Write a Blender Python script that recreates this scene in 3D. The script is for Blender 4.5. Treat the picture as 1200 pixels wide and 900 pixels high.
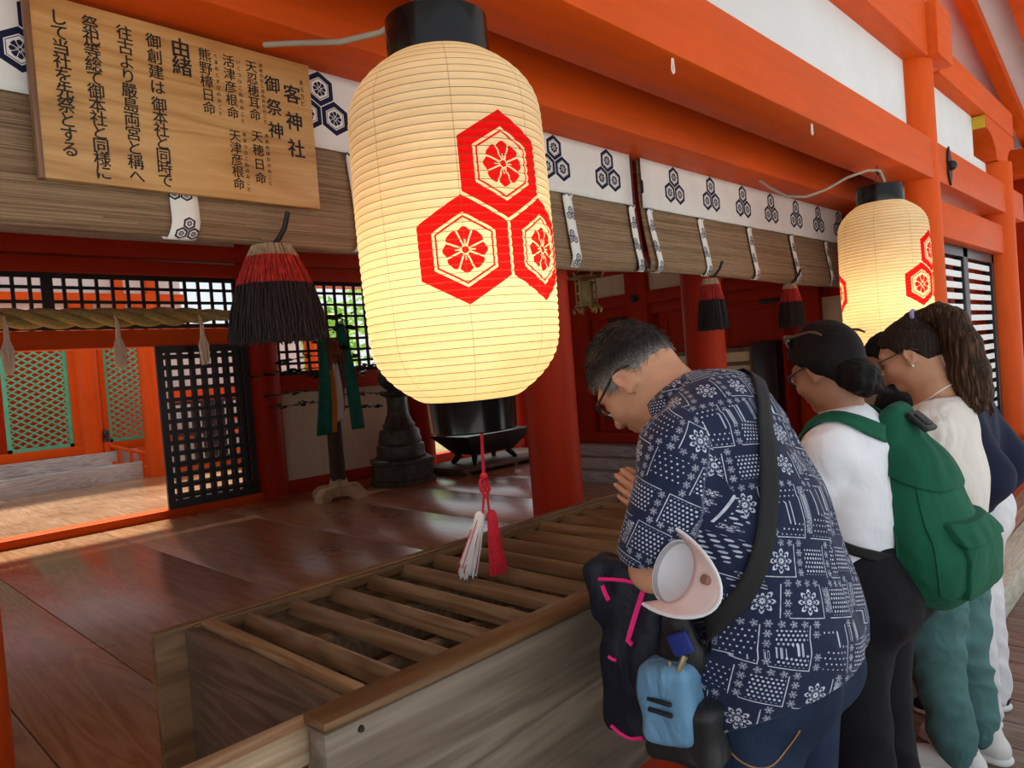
import bpy, bmesh, math, random
import numpy as np
from mathutils import Vector, Matrix

for _o in list(bpy.data.objects):
    bpy.data.objects.remove(_o)
sc = bpy.context.scene
COL = sc.collection
PI = math.pi

# ------------------------------------------------------------------ camera
cam_data = bpy.data.cameras.new('camera')
cam = bpy.data.objects.new('camera', cam_data)
COL.objects.link(cam)
CAM_YAW, CAM_PITCH, CAM_ROLL = math.radians(44.284), math.radians(-1.378), math.radians(-4.484)
_f = Vector((math.cos(CAM_PITCH)*math.cos(CAM_YAW), math.cos(CAM_PITCH)*math.sin(CAM_YAW), math.sin(CAM_PITCH)))
_r = Vector((math.sin(CAM_YAW), -math.cos(CAM_YAW), 0))
_u = _r.cross(_f)
_r2 = _r*math.cos(CAM_ROLL) + _u*math.sin(CAM_ROLL)
_u2 = -_r*math.sin(CAM_ROLL) + _u*math.cos(CAM_ROLL)
cam.matrix_world = Matrix(((_r2.x, _u2.x, -_f.x, 0), (_r2.y, _u2.y, -_f.y, 0), (_r2.z, _u2.z, -_f.z, 1.5), (0, 0, 0, 1)))
cam_data.sensor_width = 36.0
cam_data.lens = 36.0*845.0/1200.0
cam_data.clip_start = 0.05
cam_data.clip_end = 300
sc.camera = cam

# ------------------------------------------------------------------ sky, sun, exposure
w = bpy.data.worlds.new('world')
sc.world = w
w.use_nodes = True
_nt = w.node_tree
_bg = _nt.nodes['Background']
_tc = _nt.nodes.new('ShaderNodeTexCoord')
_sep = _nt.nodes.new('ShaderNodeSeparateXYZ')
_ramp = _nt.nodes.new('ShaderNodeValToRGB')
_nt.links.new(_tc.outputs['Generated'], _sep.inputs[0])
_mr = _nt.nodes.new('ShaderNodeMapRange')
_mr.inputs['From Min'].default_value = -1.0
_mr.inputs['From Max'].default_value = 1.0
_nt.links.new(_sep.outputs['Z'], _mr.inputs['Value'])
_nt.links.new(_mr.outputs[0], _ramp.inputs[0])
_ramp.color_ramp.elements[0].position = 0.44
_ramp.color_ramp.elements[0].color = (0.62, 0.60, 0.57, 1)
_ramp.color_ramp.elements[1].position = 0.52
_ramp.color_ramp.elements[1].color = (0.86, 0.94, 1.0, 1)
_nt.links.new(_ramp.outputs[0], _bg.inputs[0])
_bg.inputs[1].default_value = 1.0

sun_d = bpy.data.lights.new('sun', 'SUN')
sun_d.energy = 7.5
sun_d.angle = math.radians(6)
sun_d.color = (1, 0.95, 0.87)
sun = bpy.data.objects.new('sun', sun_d)
COL.objects.link(sun)
sun.rotation_euler = Vector((0.2, 0.5, 1.15)).to_track_quat('Z', 'Y').to_euler()

sc.view_settings.view_transform = 'Standard'
sc.view_settings.look = 'None'
sc.view_settings.gamma = 1.0
sc.view_settings.use_curve_mapping = False
sc.view_settings.exposure = 0.0
sc.cycles.max_bounces = 10
sc.cycles.diffuse_bounces = 6
sc.cycles.sample_clamp_indirect = 8.0

# ------------------------------------------------------------------ mesh helpers
def tag(o, label=None, cat=None, group=None, kind=None):
    if label: o['label'] = label
    if cat: o['category'] = cat
    if group: o['group'] = group
    if kind: o['kind'] = kind
    return o

def thing(name, label, cat, loc=(0, 0, 0), rot=(0, 0, 0), group=None):
    o = bpy.data.objects.new(name, None)
    o.empty_display_size = 0.05
    COL.objects.link(o)
    o.location = loc
    o.rotation_euler = rot
    return tag(o, label, cat, group)

def obj(name, bm, mat, parent=None, world=False, smooth=True, label=None, angle=40):
    me = bpy.data.meshes.new(name)
    if isinstance(bm, bmesh.types.BMesh):
        bmesh.ops.recalc_face_normals(bm, faces=bm.faces) if not getattr(bm, 'keep', False) else None
        bm.to_mesh(me)
        bm.free()
    else:
        v, f = bm
        me.from_pydata([tuple(q) for q in v], [], [tuple(q) for q in f])
        me.update()
    for m_ in (mat if isinstance(mat, (list, tuple)) else [mat]):
        me.materials.append(m_)
    if world and parent is not None:
        me.transform(Matrix.Translation(-Vector(parent.location)))
    if smooth:
        me.polygons.foreach_set('use_smooth', [True]*len(me.polygons))
        if angle < 180:
            try:
                me.set_sharp_from_angle(angle=math.radians(angle))
            except Exception:
                pass
    o = bpy.data.objects.new(name, me)
    COL.objects.link(o)
    if parent is not None:
        o.parent = parent
    if label: o['label'] = label
    return o

def single(name, bm, mat, label, cat, group=None, kind=None, loc=None, **kw):
    """a thing that is one mesh; the origin goes to loc when given (mesh in world coordinates)"""
    o = obj(name, bm, mat, **kw)
    if loc is not None:
        o.data.transform(Matrix.Translation(-Vector(loc)))
        o.location = loc
    return tag(o, label, cat, group, kind)

def struct(name, bm, mat, parent=None, **kw):
    o = obj(name, bm, mat, parent, **kw)
    if parent is None: o['kind'] = 'structure'
    return o

def B():
    return bmesh.new()

def box(bm, x0, x1, y0, y1, z0, z1, bev=0.0, rot=None, piv=None):
    vs = [bm.verts.new((x, y, z)) for x in (x0, x1) for y in (y0, y1) for z in (z0, z1)]
    fs = [(0, 1, 3, 2), (4, 6, 7, 5), (0, 4, 5, 1), (2, 3, 7, 6), (0, 2, 6, 4), (1, 5, 7, 3)]
    faces = [bm.faces.new([vs[i] for i in f]) for f in fs]
    if bev > 0:
        es = list({e for f in faces for e in f.edges})
        r = bmesh.ops.bevel(bm, geom=es, offset=bev, segments=2, affect='EDGES', profile=0.5)
        vs = list({v for f in r['faces'] for v in f.verts} | {v for v in vs if v.is_valid})
    if rot is not None:
        if piv is None: piv = ((x0+x1)/2, (y0+y1)/2, (z0+z1)/2)
        bmesh.ops.rotate(bm, cent=piv, matrix=rot, verts=[v for v in vs if v.is_valid])
    return bm

def frame_from(t):
    t = Vector(t).normalized()
    a = Vector((0, 0, 1)) if abs(t.z) < 0.9 else Vector((1, 0, 0))
    s = t.cross(a).normalized()
    return s, s.cross(t).normalized()

def tube(bm, pts, rad, n=10, cap=True, squash=1.0, ref=None):
    """tube along pts, rad one radius or a list; squash flattens the second axis"""
    pts = [Vector(p) for p in pts]
    if not isinstance(rad, (list, tuple)): rad = [rad]*len(pts)
    rings = []
    s = None
    for i, p in enumerate(pts):
        t = (pts[min(i+1, len(pts)-1)]-pts[max(i-1, 0)])
        if t.length < 1e-9: t = Vector((0, 0, 1))
        t.normalize()
        if s is None:
            s = Vector(ref) if ref is not None else frame_from(t)[0]
        s = (s - t*s.dot(t))
        if s.length < 1e-6: s = frame_from(t)[0]
        s.normalize()
        b = s.cross(t)
        ring = []
        for k in range(n):
            a = 2*PI*k/n
            ring.append(bm.verts.new(p + s*(math.cos(a)*rad[i]) + b*(math.sin(a)*rad[i]*squash)))
        rings.append(ring)
    for i in range(len(rings)-1):
        for k in range(n):
            bm.faces.new((rings[i][k], rings[i][(k+1) % n], rings[i+1][(k+1) % n], rings[i+1][k]))
    if cap:
        bm.faces.new(list(reversed(rings[0])))
        bm.faces.new(rings[-1])
    return bm

def cyl(bm, p0, p1, r0, r1=None, n=24):
    return tube(bm, [p0, p1], [r0, r0 if r1 is None else r1], n)

def lathe(bm, prof, n=32, cx=0, cy=0, close=True):
    rings = []
    for r, z in prof:
        rings.append([bm.verts.new((cx+r*math.cos(2*PI*k/n), cy+r*math.sin(2*PI*k/n), z)) for k in range(n)])
    for i in range(len(rings)-1):
        for k in range(n):
            bm.faces.new((rings[i][k], rings[i][(k+1) % n], rings[i+1][(k+1) % n], rings[i+1][k]))
    if close:
        bm.faces.new(list(reversed(rings[0])))
        bm.faces.new(rings[-1])
    return bm

def prism(bm, poly, axis, a, b):
    """extrude a 2-D polygon between a and b along axis ('x','y','z')"""
    def mk(p, t):
        if axis == 'x': return (t, p[0], p[1])
        if axis == 'y': return (p[0], t, p[1])
        return (p[0], p[1], t)
    A = [bm.verts.new(mk(p, a)) for p in poly]
    Bv = [bm.verts.new(mk(p, b)) for p in poly]
    n = len(poly)
    bm.faces.new(A)
    bm.faces.new(list(reversed(Bv)))
    for i in range(n):
        bm.faces.new((A[i], Bv[i], Bv[(i+1) % n], A[(i+1) % n]))
    return bm

def strip(bm, rows):
    """grid surface from rows of points"""
    R = [[bm.verts.new(p) for p in r] for r in rows]
    for i in range(len(R)-1):
        for k in range(len(R[0])-1):
            bm.faces.new((R[i][k], R[i][k+1], R[i+1][k+1], R[i+1][k]))
    return bm

def solid(o, t, off=0):
    m = o.modifiers.new('thickness', 'SOLIDIFY')
    m.thickness = t
    m.offset = off
    return o

def copy_tree(o, parent=None):
    c = o.copy()
    COL.objects.link(c)
    if parent is not None: c.parent = parent
    for ch in list(o.children): copy_tree(ch, c)
    return c

def rotm(ax, deg):
    return Matrix.Rotation(math.radians(deg), 3, ax)

# ------------------------------------------------------------------ node helpers
class E:
    """arithmetic on shader sockets"""
    def __init__(s, nt, k): s.nt, s.k = nt, k
    def _m(s, op, *a, clamp=False):
        n = s.nt.nodes.new('ShaderNodeMath')
        n.operation = op
        n.use_clamp = clamp
        for i, x in enumerate((s,)+a):
            if isinstance(x, E): s.nt.links.new(x.k, n.inputs[i])
            else: n.inputs[i].default_value = float(x)
        return E(s.nt, n.outputs[0])
    def __add__(s, o): return s._m('ADD', o)
    __radd__ = __add__
    def __sub__(s, o): return s._m('SUBTRACT', o)
    def __rsub__(s, o): return (s._m('MULTIPLY', -1.0))._m('ADD', o)
    def __mul__(s, o): return s._m('MULTIPLY', o)
    __rmul__ = __mul__
    def __truediv__(s, o): return s._m('DIVIDE', o)
    def __lt__(s, o): return s._m('LESS_THAN', o)
    def __gt__(s, o): return s._m('GREATER_THAN', o)
    def __pow__(s, o): return s._m('POWER', o)
    def abs(s): return s._m('ABSOLUTE')
    def max(s, o): return s._m('MAXIMUM', o)
    def min(s, o): return s._m('MINIMUM', o)
    def mod(s, o): return s._m('FLOORED_MODULO', o)
    def floor(s): return s._m('FLOOR')
    def fract(s): return s._m('FRACT')
    def sin(s): return s._m('SINE')
    def cos(s): return s._m('COSINE')
    def sqrt(s): return s._m('SQRT')
    def atan2(s, o): return s._m('ARCTAN2', o)
    def clamp(s): return s._m('ADD', 0.0, clamp=True)
    def inv(s): return s.__rsub__(1.0)

class Mat:
    def __init__(self, name):
        self.m = bpy.data.materials.new(name)
        self.m.use_nodes = True
        self.nt = self.m.node_tree
        self.b = self.nt.nodes['Principled BSDF']
        self.out = self.nt.nodes['Material Output']
        self._tc = None
    def n(self, t, **kw):
        x = self.nt.nodes.new(t)
        for k, v in kw.items(): setattr(x, k, v)
        return x
    def link(self, a, b): self.nt.links.new(a.k if isinstance(a, E) else a, b)
    def coord(self, which='Object', scale=(1, 1, 1), rot=(0, 0, 0), loc=(0, 0, 0)):
        if self._tc is None: self._tc = self.n('ShaderNodeTexCoord')
        mp = self.n('ShaderNodeMapping')
        mp.inputs['Scale'].default_value = scale
        mp.inputs['Rotation'].default_value = rot
        mp.inputs['Location'].default_value = loc
        self.link(self._tc.outputs[which], mp.inputs[0])
        return mp.outputs[0]
    def xyz(self, sock):
        s = self.n('ShaderNodeSeparateXYZ')
        self.link(sock, s.inputs[0])
        return [E(self.nt, s.outputs[i]) for i in range(3)]
    def vec(self, x, y, z=0.0):
        c = self.n('ShaderNodeCombineXYZ')
        for i, q in enumerate((x, y, z)):
            if isinstance(q, E): self.link(q, c.inputs[i])
            else: c.inputs[i].default_value = q
        return c.outputs[0]
    def noise(self, vec, scale=5, detail=4, rough=0.55, dist=0.0):
        n = self.n('ShaderNodeTexNoise')
        n.inputs['Scale'].default_value = scale
        n.inputs['Detail'].default_value = detail
        n.inputs['Roughness'].default_value = rough
        n.inputs['Distortion'].default_value = dist
        self.link(vec, n.inputs['Vector'])
        return E(self.nt, n.outputs[0])
    def white(self, vec):
        n = self.n('ShaderNodeTexWhiteNoise')
        self.link(vec, n.inputs['Vector'])
        return E(self.nt, n.outputs['Value'])
    def mix(self, fac, a, b):
        n = self.n('ShaderNodeMix', data_type='RGBA')
        if isinstance(fac, E): self.link(fac, n.inputs[0])
        else: n.inputs[0].default_value = fac
        for q, s in ((a, n.inputs[6]), (b, n.inputs[7])):
            if isinstance(q, (tuple, list)): s.default_value = (q[0], q[1], q[2], 1)
            else: self.link(q, s)
        return n.outputs[2]
    def ramp(self, fac, stops):
        n = self.n('ShaderNodeValToRGB')
        el = n.color_ramp.elements
        while len(el) < len(stops): el.new(0.5)
        for e, (p, c) in zip(el, stops):
            e.position = p
            e.color = (c[0], c[1], c[2], 1)
        self.link(fac, n.inputs[0])
        return n.outputs[0]
    def bump(self, h, strength=0.3, dist=0.01):
        n = self.n('ShaderNodeBump')
        n.inputs['Strength'].default_value = strength
        n.inputs['Distance'].default_value = dist
        self.link(h, n.inputs['Height'])
        self.link(n.outputs[0], self.b.inputs['Normal'])
    def set(self, col=None, rough=None, metal=None, spec=None, coat=None, sheen=None, sss=None):
        b = self.b
        if col is not None:
            if isinstance(col, (tuple, list)): b.inputs['Base Color'].default_value = (col[0], col[1], col[2], 1)
            else: self.link(col, b.inputs['Base Color'])
        if rough is not None:
            if isinstance(rough, E): self.link(rough, b.inputs['Roughness'])
            else: b.inputs['Roughness'].default_value = rough
        if metal is not None: b.inputs['Metallic'].default_value = metal
        if spec is not None: b.inputs['Specular IOR Level'].default_value = spec
        if coat is not None: b.inputs['Coat Weight'].default_value = coat
        if sheen is not None: b.inputs['Sheen Weight'].default_value = sheen
        if sss is not None:
            b.inputs['Subsurface Weight'].default_value = sss
            b.inputs['Subsurface Radius'].default_value = (0.012, 0.005, 0.003)
        return self

def sc3(c, k): return (c[0]*k, c[1]*k, c[2]*k)

def paint(name, col, rough=0.45, var=0.22, axis=0, spec=0.14):
    M = Mat(name)
    s = [9, 9, 9]
    s[axis] = 0.8
    g = M.noise(M.coord('Object', s), 2.2, 5, 0.6)
    g2 = M.noise(M.coord('Object'), 1.7, 3)
    f = (g*0.6+g2*0.4)
    M.set(M.ramp(f, [(0.32, sc3(col, 1-var)), (0.55, col), (0.75, sc3(col, 1+var*0.7))]), rough=g2*0.2+(rough+0.02), spec=spec)
    M.bump(g, 0.08, 0.01)
    return M.m

def wood(name, c_dark, c_mid, c_light, axis=0, scale=1.0, rough=0.55, spec=0.35, rings=14.0, bump=0.15, fine=1.0):
    M = Mat(name)
    s = [6*scale]*3
    s[axis] = 0.55*scale
    vc = M.coord('Object', s)
    n1 = M.noise(vc, 1.0, 3, 0.5, 0.6)
    w_ = (n1*rings).fract()
    w_ = (w_-0.5).abs()*2.0
    s2 = [70*scale]*3
    s2[axis] = 2.5*scale
    n2 = M.noise(M.coord('Object', s2), 1.5, 4, 0.6)
    n3 = M.noise(M.coord('Object', (1, 1, 1)), 1.4*scale, 3)
    f = (w_*0.34+n2*0.4*fine+n3*0.45)
    M.set(M.ramp(f, [(0.28, c_dark), (0.52, c_mid), (0.8, c_light)]), rough=n3*0.3+(rough-0.15), spec=spec)
    M.bump(w_*0.4+n2, bump, 0.004)
    return M.m

def plain(name, col, rough=0.6, metal=0.0, spec=0.4, var=0.1, scale=12.0, bump=0.0, coat=None):
    M = Mat(name)
    n = M.noise(M.coord('Object'), scale, 4)
    M.set(M.ramp(n, [(0.3, sc3(col, 1-var)), (0.7, sc3(col, 1+var))]), rough=rough, metal=metal, spec=spec, coat=coat)
    if bump: M.bump(n, bump, 0.01)
    return M.m

def cloth(name, col, rough=0.85, var=0.12, fold=0.35, fscale=7.0, weave=0.0, sheen=0.03, spec=0.15):
    M = Mat(name)
    n = M.noise(M.coord('Object', (1, 1, 0.55)), fscale, 3, 0.5, 0.9)
    M.set(M.ramp(n, [(0.3, sc3(col, 1-var)), (0.7, sc3(col, 1+var))]), rough=rough, spec=spec, sheen=sheen)
    h = n
    if weave:
        h = n + M.noise(M.coord('Object'), 400, 2)*weave
    M.bump(h, fold, 0.03)
    return M.m

# ------------------------------------------------------------------ the crest of three hexagons (node group on x, y and the apothem a)
def crest_group():
    g = bpy.data.node_groups.new('crest_trio', 'ShaderNodeTree')
    for q in ('x', 'y', 'a'):
        g.interface.new_socket(q, in_out='INPUT', socket_type='NodeSocketFloat')
    g.interface.new_socket('ink', in_out='OUTPUT', socket_type='NodeSocketFloat')
    gi = g.nodes.new('NodeGroupInput')
    go = g.nodes.new('NodeGroupOutput')
    X, Y, A = [E(g, gi.outputs[i]) for i in range(3)]
    X, Y = X/A, Y/A
    tot = None
    p = 2.07
    for cx, cy in ((0, p/math.sqrt(3)), (-p/2, -p/(2*math.sqrt(3))), (p/2, -p/(2*math.sqrt(3)))):
        x, y = X-cx, Y-cy
        ax = x.abs()
        d = ax.max(ax*0.5+y.abs()*0.8660254)
        ink = (d < 1.0)
        ink = ink*((d > 0.625)*(d < 0.685)).inv()
        ink = ink*((d < 0.585)).inv()
        r = (x*x+y*y).sqrt()
        th = y.atan2(x)
        edge = (th*4.0).cos().abs()*0.055+(th*12.0).cos()*0.012+0.42
        sec = (th+PI/8).mod(PI/4)-PI/8          # separators between the eight petals
        sepd = (r*((th+0.0).mod(PI/4)-PI/8).sin()).abs()
        fl = (r < edge)*((sepd < 0.018)*(r > 0.1)).inv()
        mid = (r*((th+PI/4).mod(PI/2)-PI/4).sin()).abs()
        fl = fl*((mid < 0.014)*(r > 0.1)*(r < 0.22)).inv()
        fl = fl*((r > 0.075)*(r < 0.1)).inv()
        ink = ink.max(fl)
        tot = ink if tot is None else tot.max(ink)
    g.links.new(tot.k, go.inputs[0])
    return g
CREST = crest_group()

def crest(M, x, y, a):
    n = M.n('ShaderNodeGroup')
    n.node_tree = CREST
    for i, q in enumerate((x, y, a)):
        if isinstance(q, E): M.link(q, n.inputs[i])
        else: n.inputs[i].default_value = q
    return E(M.nt, n.outputs[0])
# ================================================================== materials
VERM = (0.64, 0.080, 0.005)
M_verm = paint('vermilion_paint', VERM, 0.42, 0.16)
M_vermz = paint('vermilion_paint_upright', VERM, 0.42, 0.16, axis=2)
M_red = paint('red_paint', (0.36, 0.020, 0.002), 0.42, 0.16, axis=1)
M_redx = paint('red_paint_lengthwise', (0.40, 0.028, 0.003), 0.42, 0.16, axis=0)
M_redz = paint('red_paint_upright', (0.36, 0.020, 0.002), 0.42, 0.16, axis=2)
M_plaster = plain('white_plaster', (0.66, 0.67, 0.66), 0.85, var=0.03, scale=4, spec=0.2)
M_beige = paint('cream_boards', (0.62, 0.53, 0.36), 0.7, 0.12, axis=2, spec=0.2)
M_black = plain('black_lacquer', (0.012, 0.012, 0.013), 0.35, var=0.1, spec=0.5)
M_iron = plain('dark_iron', (0.02, 0.021, 0.022), 0.5, metal=0.4, var=0.3, scale=40)
M_floor = wood('polished_old_boards', (0.23, 0.100, 0.034), (0.36, 0.175, 0.066), (0.48, 0.27, 0.13), axis=1, scale=0.8, rough=0.30, spec=1.0, rings=10, bump=0.03)
_fb = M_floor.node_tree.nodes['Principled BSDF']
_fb.inputs['Coat Weight'].default_value = 0.55
_fb.inputs['Coat Roughness'].default_value = 0.22
M_deck = wood('deck_boards', (0.16, 0.095, 0.07), (0.24, 0.155, 0.12), (0.33, 0.23, 0.19), axis=1, scale=1.2, rough=0.65, rings=8, bump=0.2)
M_grey = wood('silvered_boards', (0.24, 0.22, 0.20), (0.38, 0.36, 0.34), (0.55, 0.53, 0.51), axis=0, scale=1.0, rough=0.6)
M_greyy = wood('silvered_boards_cross', (0.24, 0.22, 0.20), (0.36, 0.34, 0.32), (0.5, 0.48, 0.46), axis=1, scale=1.0, rough=0.6)
M_green = plain('jade_green_paint', (0.10, 0.48, 0.30), 0.5, var=0.12)
M_curb = wood('pale_timber', (0.42, 0.38, 0.29), (0.55, 0.51, 0.41), (0.66, 0.62, 0.52), axis=0, scale=1.2, rough=0.75)
M_yellow = plain('yellow_paint', (0.55, 0.38, 0.02), 0.5)

# ================================================================== floors
bm = B()
rs = random.Random(4)
xs = [-3.2, -2.4, -1.6, -0.85, -0.1, 0.621, 1.11, 2.15, 3.28, 4.2, 5.1, 6.0, 6.9, 7.8, 8.7, 9.6]
for a, b in zip(xs[:-1], xs[1:]):
    box(bm, a+0.003, b-0.003, 1.80, 12.2, 0.10, 0.20, 0.003)
struct('floor', bm, M_floor)

bm = B()
x = -4.0
while x < 14.0:
    box(bm, x+0.004, x+0.196, -1.7, 1.02, -0.06, 0.0, 0.003)
    x += 0.2
struct('floor_deck', bm, M_deck)
bm = B()
box(bm, -4, 14, -1.7, 1.9, -0.35, -0.065)
struct('floor_joists', bm, M_deck)
bm = B()
box(bm, -40, 60, -40, 80, -1.2, -1.0)
struct('ground', bm, plain('pale_sand', (0.70, 0.72, 0.72), 0.9, var=0.15, scale=0.7))

# red sill the offering box stands on, and the vermilion boarding below the inner floor
bm = B()
box(bm, -3, 8.3, 1.07, 1.25, 0.36, 0.50, 0.008)
box(bm, -3, 8.3, 1.10, 1.20, 0.0, 0.36)
struct('trim_1', bm, M_redx)
bm = B()
box(bm, -3, 9.6, 1.70, 1.80, 0.0, 0.2, 0.004)
struct('trim_2', bm, M_redx)

# ================================================================== front row of pillars and beams
def pillar(x, y, r, z0, z1, label, mat=M_vermz, base=False):
    t = []
    n = 40
    prof = [(r, z0), (r, z0+0.4), (r, (z0+z1)/2), (r, z1)]
    bm = B()
    lathe(bm, prof, n, 0, 0)
    bmesh.ops.translate(bm, verts=bm.verts, vec=(0, 0, -z0))
    o = single('pillar', bm, mat, label, 'pillar')
    o.location = (x, y, z0)
    return o

pillar(0.255, 2.33, 0.127, 0.2, 2.6, 'round vermilion pillar at the extreme left edge of the photo')
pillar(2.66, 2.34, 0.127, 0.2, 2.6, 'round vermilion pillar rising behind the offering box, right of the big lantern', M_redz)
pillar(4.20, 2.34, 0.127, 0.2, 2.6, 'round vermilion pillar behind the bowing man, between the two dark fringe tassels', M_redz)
pillar(5.67, 1.45, 0.15, 0.0, 3.37, 'round vermilion pillar hidden partly by the far lantern and passing through the eave beam')
pillar(8.12, 1.45, 0.18, 0.0, 3.025, 'round vermilion pillar at the right edge beside the white louvred screen')

def beam(x0, x1, y0, y1, z0, z1, label, mat=M_verm, bev=0.012):
    bm = B()
    box(bm, x0, x1, y0, y1, z0, z1, bev)
    return single('beam', bm, mat, label, 'beam', loc=(x0, y0, z0))

beam(-2.5, 8.9, 1.315, 1.587, 2.55, 2.825, 'long vermilion eave beam both paper lanterns hang from')
beam(-2.5, 8.0, 1.915, 2.20, 2.55, 2.86, 'second vermilion beam behind the eave beam, above the crested white cloth')
beam(-2.5, 5.6, 1.30, 1.62, 3.37, 3.75, 'thick upper vermilion beam with a square cut end above the white plaster')
beam(6.0, 8.7, 1.33, 1.57, 3.365, 3.60, 'upper vermilion beam right of the short post, with white plaster under it')
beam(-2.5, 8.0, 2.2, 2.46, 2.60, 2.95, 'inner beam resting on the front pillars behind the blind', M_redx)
beam(5.82, 7.96, 1.34, 1.56, 2.18, 2.44, 'wide vermilion lintel over the white louvred screen')

# square block and nose beam on top of the short post
bm = B()
box(bm, 5.61, 5.99, 1.24, 1.66, 3.375, 3.75, 0.01)
single('bearing_block', bm, M_verm, 'square vermilion block on top of the post above the far lantern', 'block', loc=(5.8, 1.45, 3.38))

# boat-shaped bracket with a yellow end over the right-hand pillar
bk = thing('bracket', 'curved vermilion bracket with a yellow end over the right pillar', 'bracket', (8.12, 1.45, 3.0))
prof = [(7.50, 3.36), (7.50, 3.25)]
for i in range(9):
    a = i/8*PI/2
    prof.append((7.52+0.36*math.sin(a)*1.0, 3.25-0.22*(1-math.cos(a))))
prof += [(8.36, 3.03)]
for i in range(9):
    a = PI/2-i/8*PI/2
    prof.append((8.72-0.36*math.sin(a), 3.25-0.22*(1-math.cos(a))))
prof += [(8.74, 3.36)]
bm = B()
prism(bm, prof, 'y', 1.34, 1.56)
obj('bracket_arm', bm, M_verm, bk, world=True, smooth=False)
bm = B()
box(bm, 7.485, 7.50, 1.345, 1.555, 3.252, 3.358)
obj('painted_end', bm, M_yellow, bk, world=True, smooth=False, label='yellow painted bracket end')

# plaster above the eave beam
bm = B()
box(bm, -2.5, 5.6, 1.44, 1.50, 2.80, 3.40)
box(bm, 5.72, 7.48, 1.44, 1.50, 2.80, 3.40)
box(bm, 7.48, 7.97, 1.44, 1.50, 2.80, 3.024)
struct('wall_above_beam', bm, M_plaster, smooth=False)

# small iron fitting on the eave beam
ft = thing('nail_cover', 'black iron leaf-shaped nail cover on the eave beam right of the far lantern', 'metal fitting', (6.0, 1.312, 2.69))
bm = B()
pr = [(0, 0.14), (0.035, 0.08), (0.05, 0.03), (0.03, 0.0), (0.05, -0.04), (0.035, -0.08), (0, -0.14), (-0.035, -0.08), (-0.05, -0.04), (-0.03, 0.0), (-0.05, 0.03), (-0.035, 0.08)]
prism(bm, pr, 'y', -0.012, 0.0)
obj('plate', bm, M_iron, ft, smooth=False)
bm = B()
bmesh.ops.create_uvsphere(bm, u_segments=16, v_segments=8, radius=0.036)
bmesh.ops.translate(bm, verts=bm.verts, vec=(0, -0.02, 0))
obj('boss', bm, M_iron, ft)

# ================================================================== roof and eaves
M_soffit = plain('white_soffit_boards', (0.70, 0.69, 0.68), 0.8, var=0.05, scale=3, spec=0.2)
def roof_plane(x0, x1, y0, y1, zf, t=0.06):
    return [(x, y, zf(x, y)) for x, y in ((x0, y0), (x1, y0), (x1, y1), (x0, y1))]
SL = -0.28
zr = lambda x, y: 4.57+SL*(x-7.9)
bm = B()
q = [bm.verts.new((x, y, zr(x, y)+0.12)) for x, y in ((6.2, -2.2), (11.6, -2.2), (11.6, 2.6), (6.2, 2.6))]
q2 = [bm.verts.new((v.co.x, v.co.y, v.co.z+0.06)) for v in q]
bm.faces.new(q)
bm.faces.new(list(reversed(q2)))
for i in range(4): bm.faces.new((q[i], q2[i], q2[(i+1) % 4], q[(i+1) % 4]))
struct('ceiling_eave', bm, M_soffit, smooth=False)
for i, y in enumerate((1.535, 1.165)):
    bm = B()
    prism(bm, [(6.2, zr(6.2, 0)), (11.6, zr(11.6, 0)), (11.6, zr(11.6, 0)+0.118), (6.2, zr(6.2, 0)+0.118)], 'y', y-0.065, y+0.065)
    single('rafter', bm, M_verm, ('vermilion rafter sloping beside the bracket, nearest the wall' if i == 0 else 'vermilion rafter at the top right corner, next to the rafter nearest the wall'), 'rafter', 'rafters of the right eave', loc=(6.2, y, 5.0), smooth=False)
bm = B()
box(bm, 10.75, 11.10, -2.2, 1.78, 3.34, 3.66, 0.01)
single('beam', bm, M_verm, 'vermilion purlin the right rafters come down on', 'beam', loc=(10.75, -2.2, 3.34))
bm = B()
box(bm, 11.15, 11.25, 1.0, 2.4, 0.0, 3.7)
struct('wall_far_end', bm, M_redz, smooth=False)
# main eave over the approach, out of view, added to shade the front
bm = B()
for (y0, z0, y1, z1) in ((1.30, 3.78, -0.9, 3.35),):
    q = [bm.verts.new(p) for p in ((-4, y0, z0), (3.38, y0, z0), (3.38, y1, z1), (-4, y1, z1))]
    q2 = [bm.verts.new((v.co.x, v.co.y, v.co.z+0.08)) for v in q]
    bm.faces.new(q)
    bm.faces.new(list(reversed(q2)))
    for i in range(4): bm.faces.new((q[i], q2[i], q2[(i+1) % 4], q[(i+1) % 4]))
struct('ceiling_porch_shade', bm, M_soffit, smooth=False)
bm = B()
box(bm, -4, 10.5, 1.6, 8.3, 3.75, 3.85)
struct('ceiling', bm, M_redx, smooth=False)
bm = B()
box(bm, -4, 8.9, 1.62, 1.70, 2.86, 3.75)
struct('wall_front', bm, M_plaster, smooth=False)
bm = B()
box(bm, -3.3, -3.2, 2.3, 8.1, 0.2, 3.75)
struct('wall_left', bm, M_redz, smooth=False)

# ================================================================== back wall (Y = 8)
bm = B()
box(bm, -3.2, 3.8, 7.96, 8.08, 3.09, 3.75)
box(bm, 4.2, 8.45, 7.96, 8.08, 3.09, 3.75)
box(bm, 4.2, 6.12, 7.98, 8.04, 0.33, 1.40)
struct('wall_back', bm, M_beige, smooth=False)
tb = B()
box(tb, -3.2, 8.45, 7.88, 8.12, 2.92, 3.09, 0.008)
box(tb, -3.2, 8.45, 7.92, 8.10, 2.75, 2.90, 0.008)
struct('trim_3', tb, M_redx)
tb = B()
box(tb, -3.2, 3.85, 7.90, 8.10, 2.00, 2.185, 0.008)
struct('trim_4', tb, M_verm)
tb = B()
box(tb, 4.1, 6.3, 7.90, 8.10, 1.39, 1.60, 0.008)
box(tb, 4.1, 8.35, 7.90, 8.10, 0.2, 0.345, 0.008)
struct('trim_5', tb, M_redx)
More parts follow.
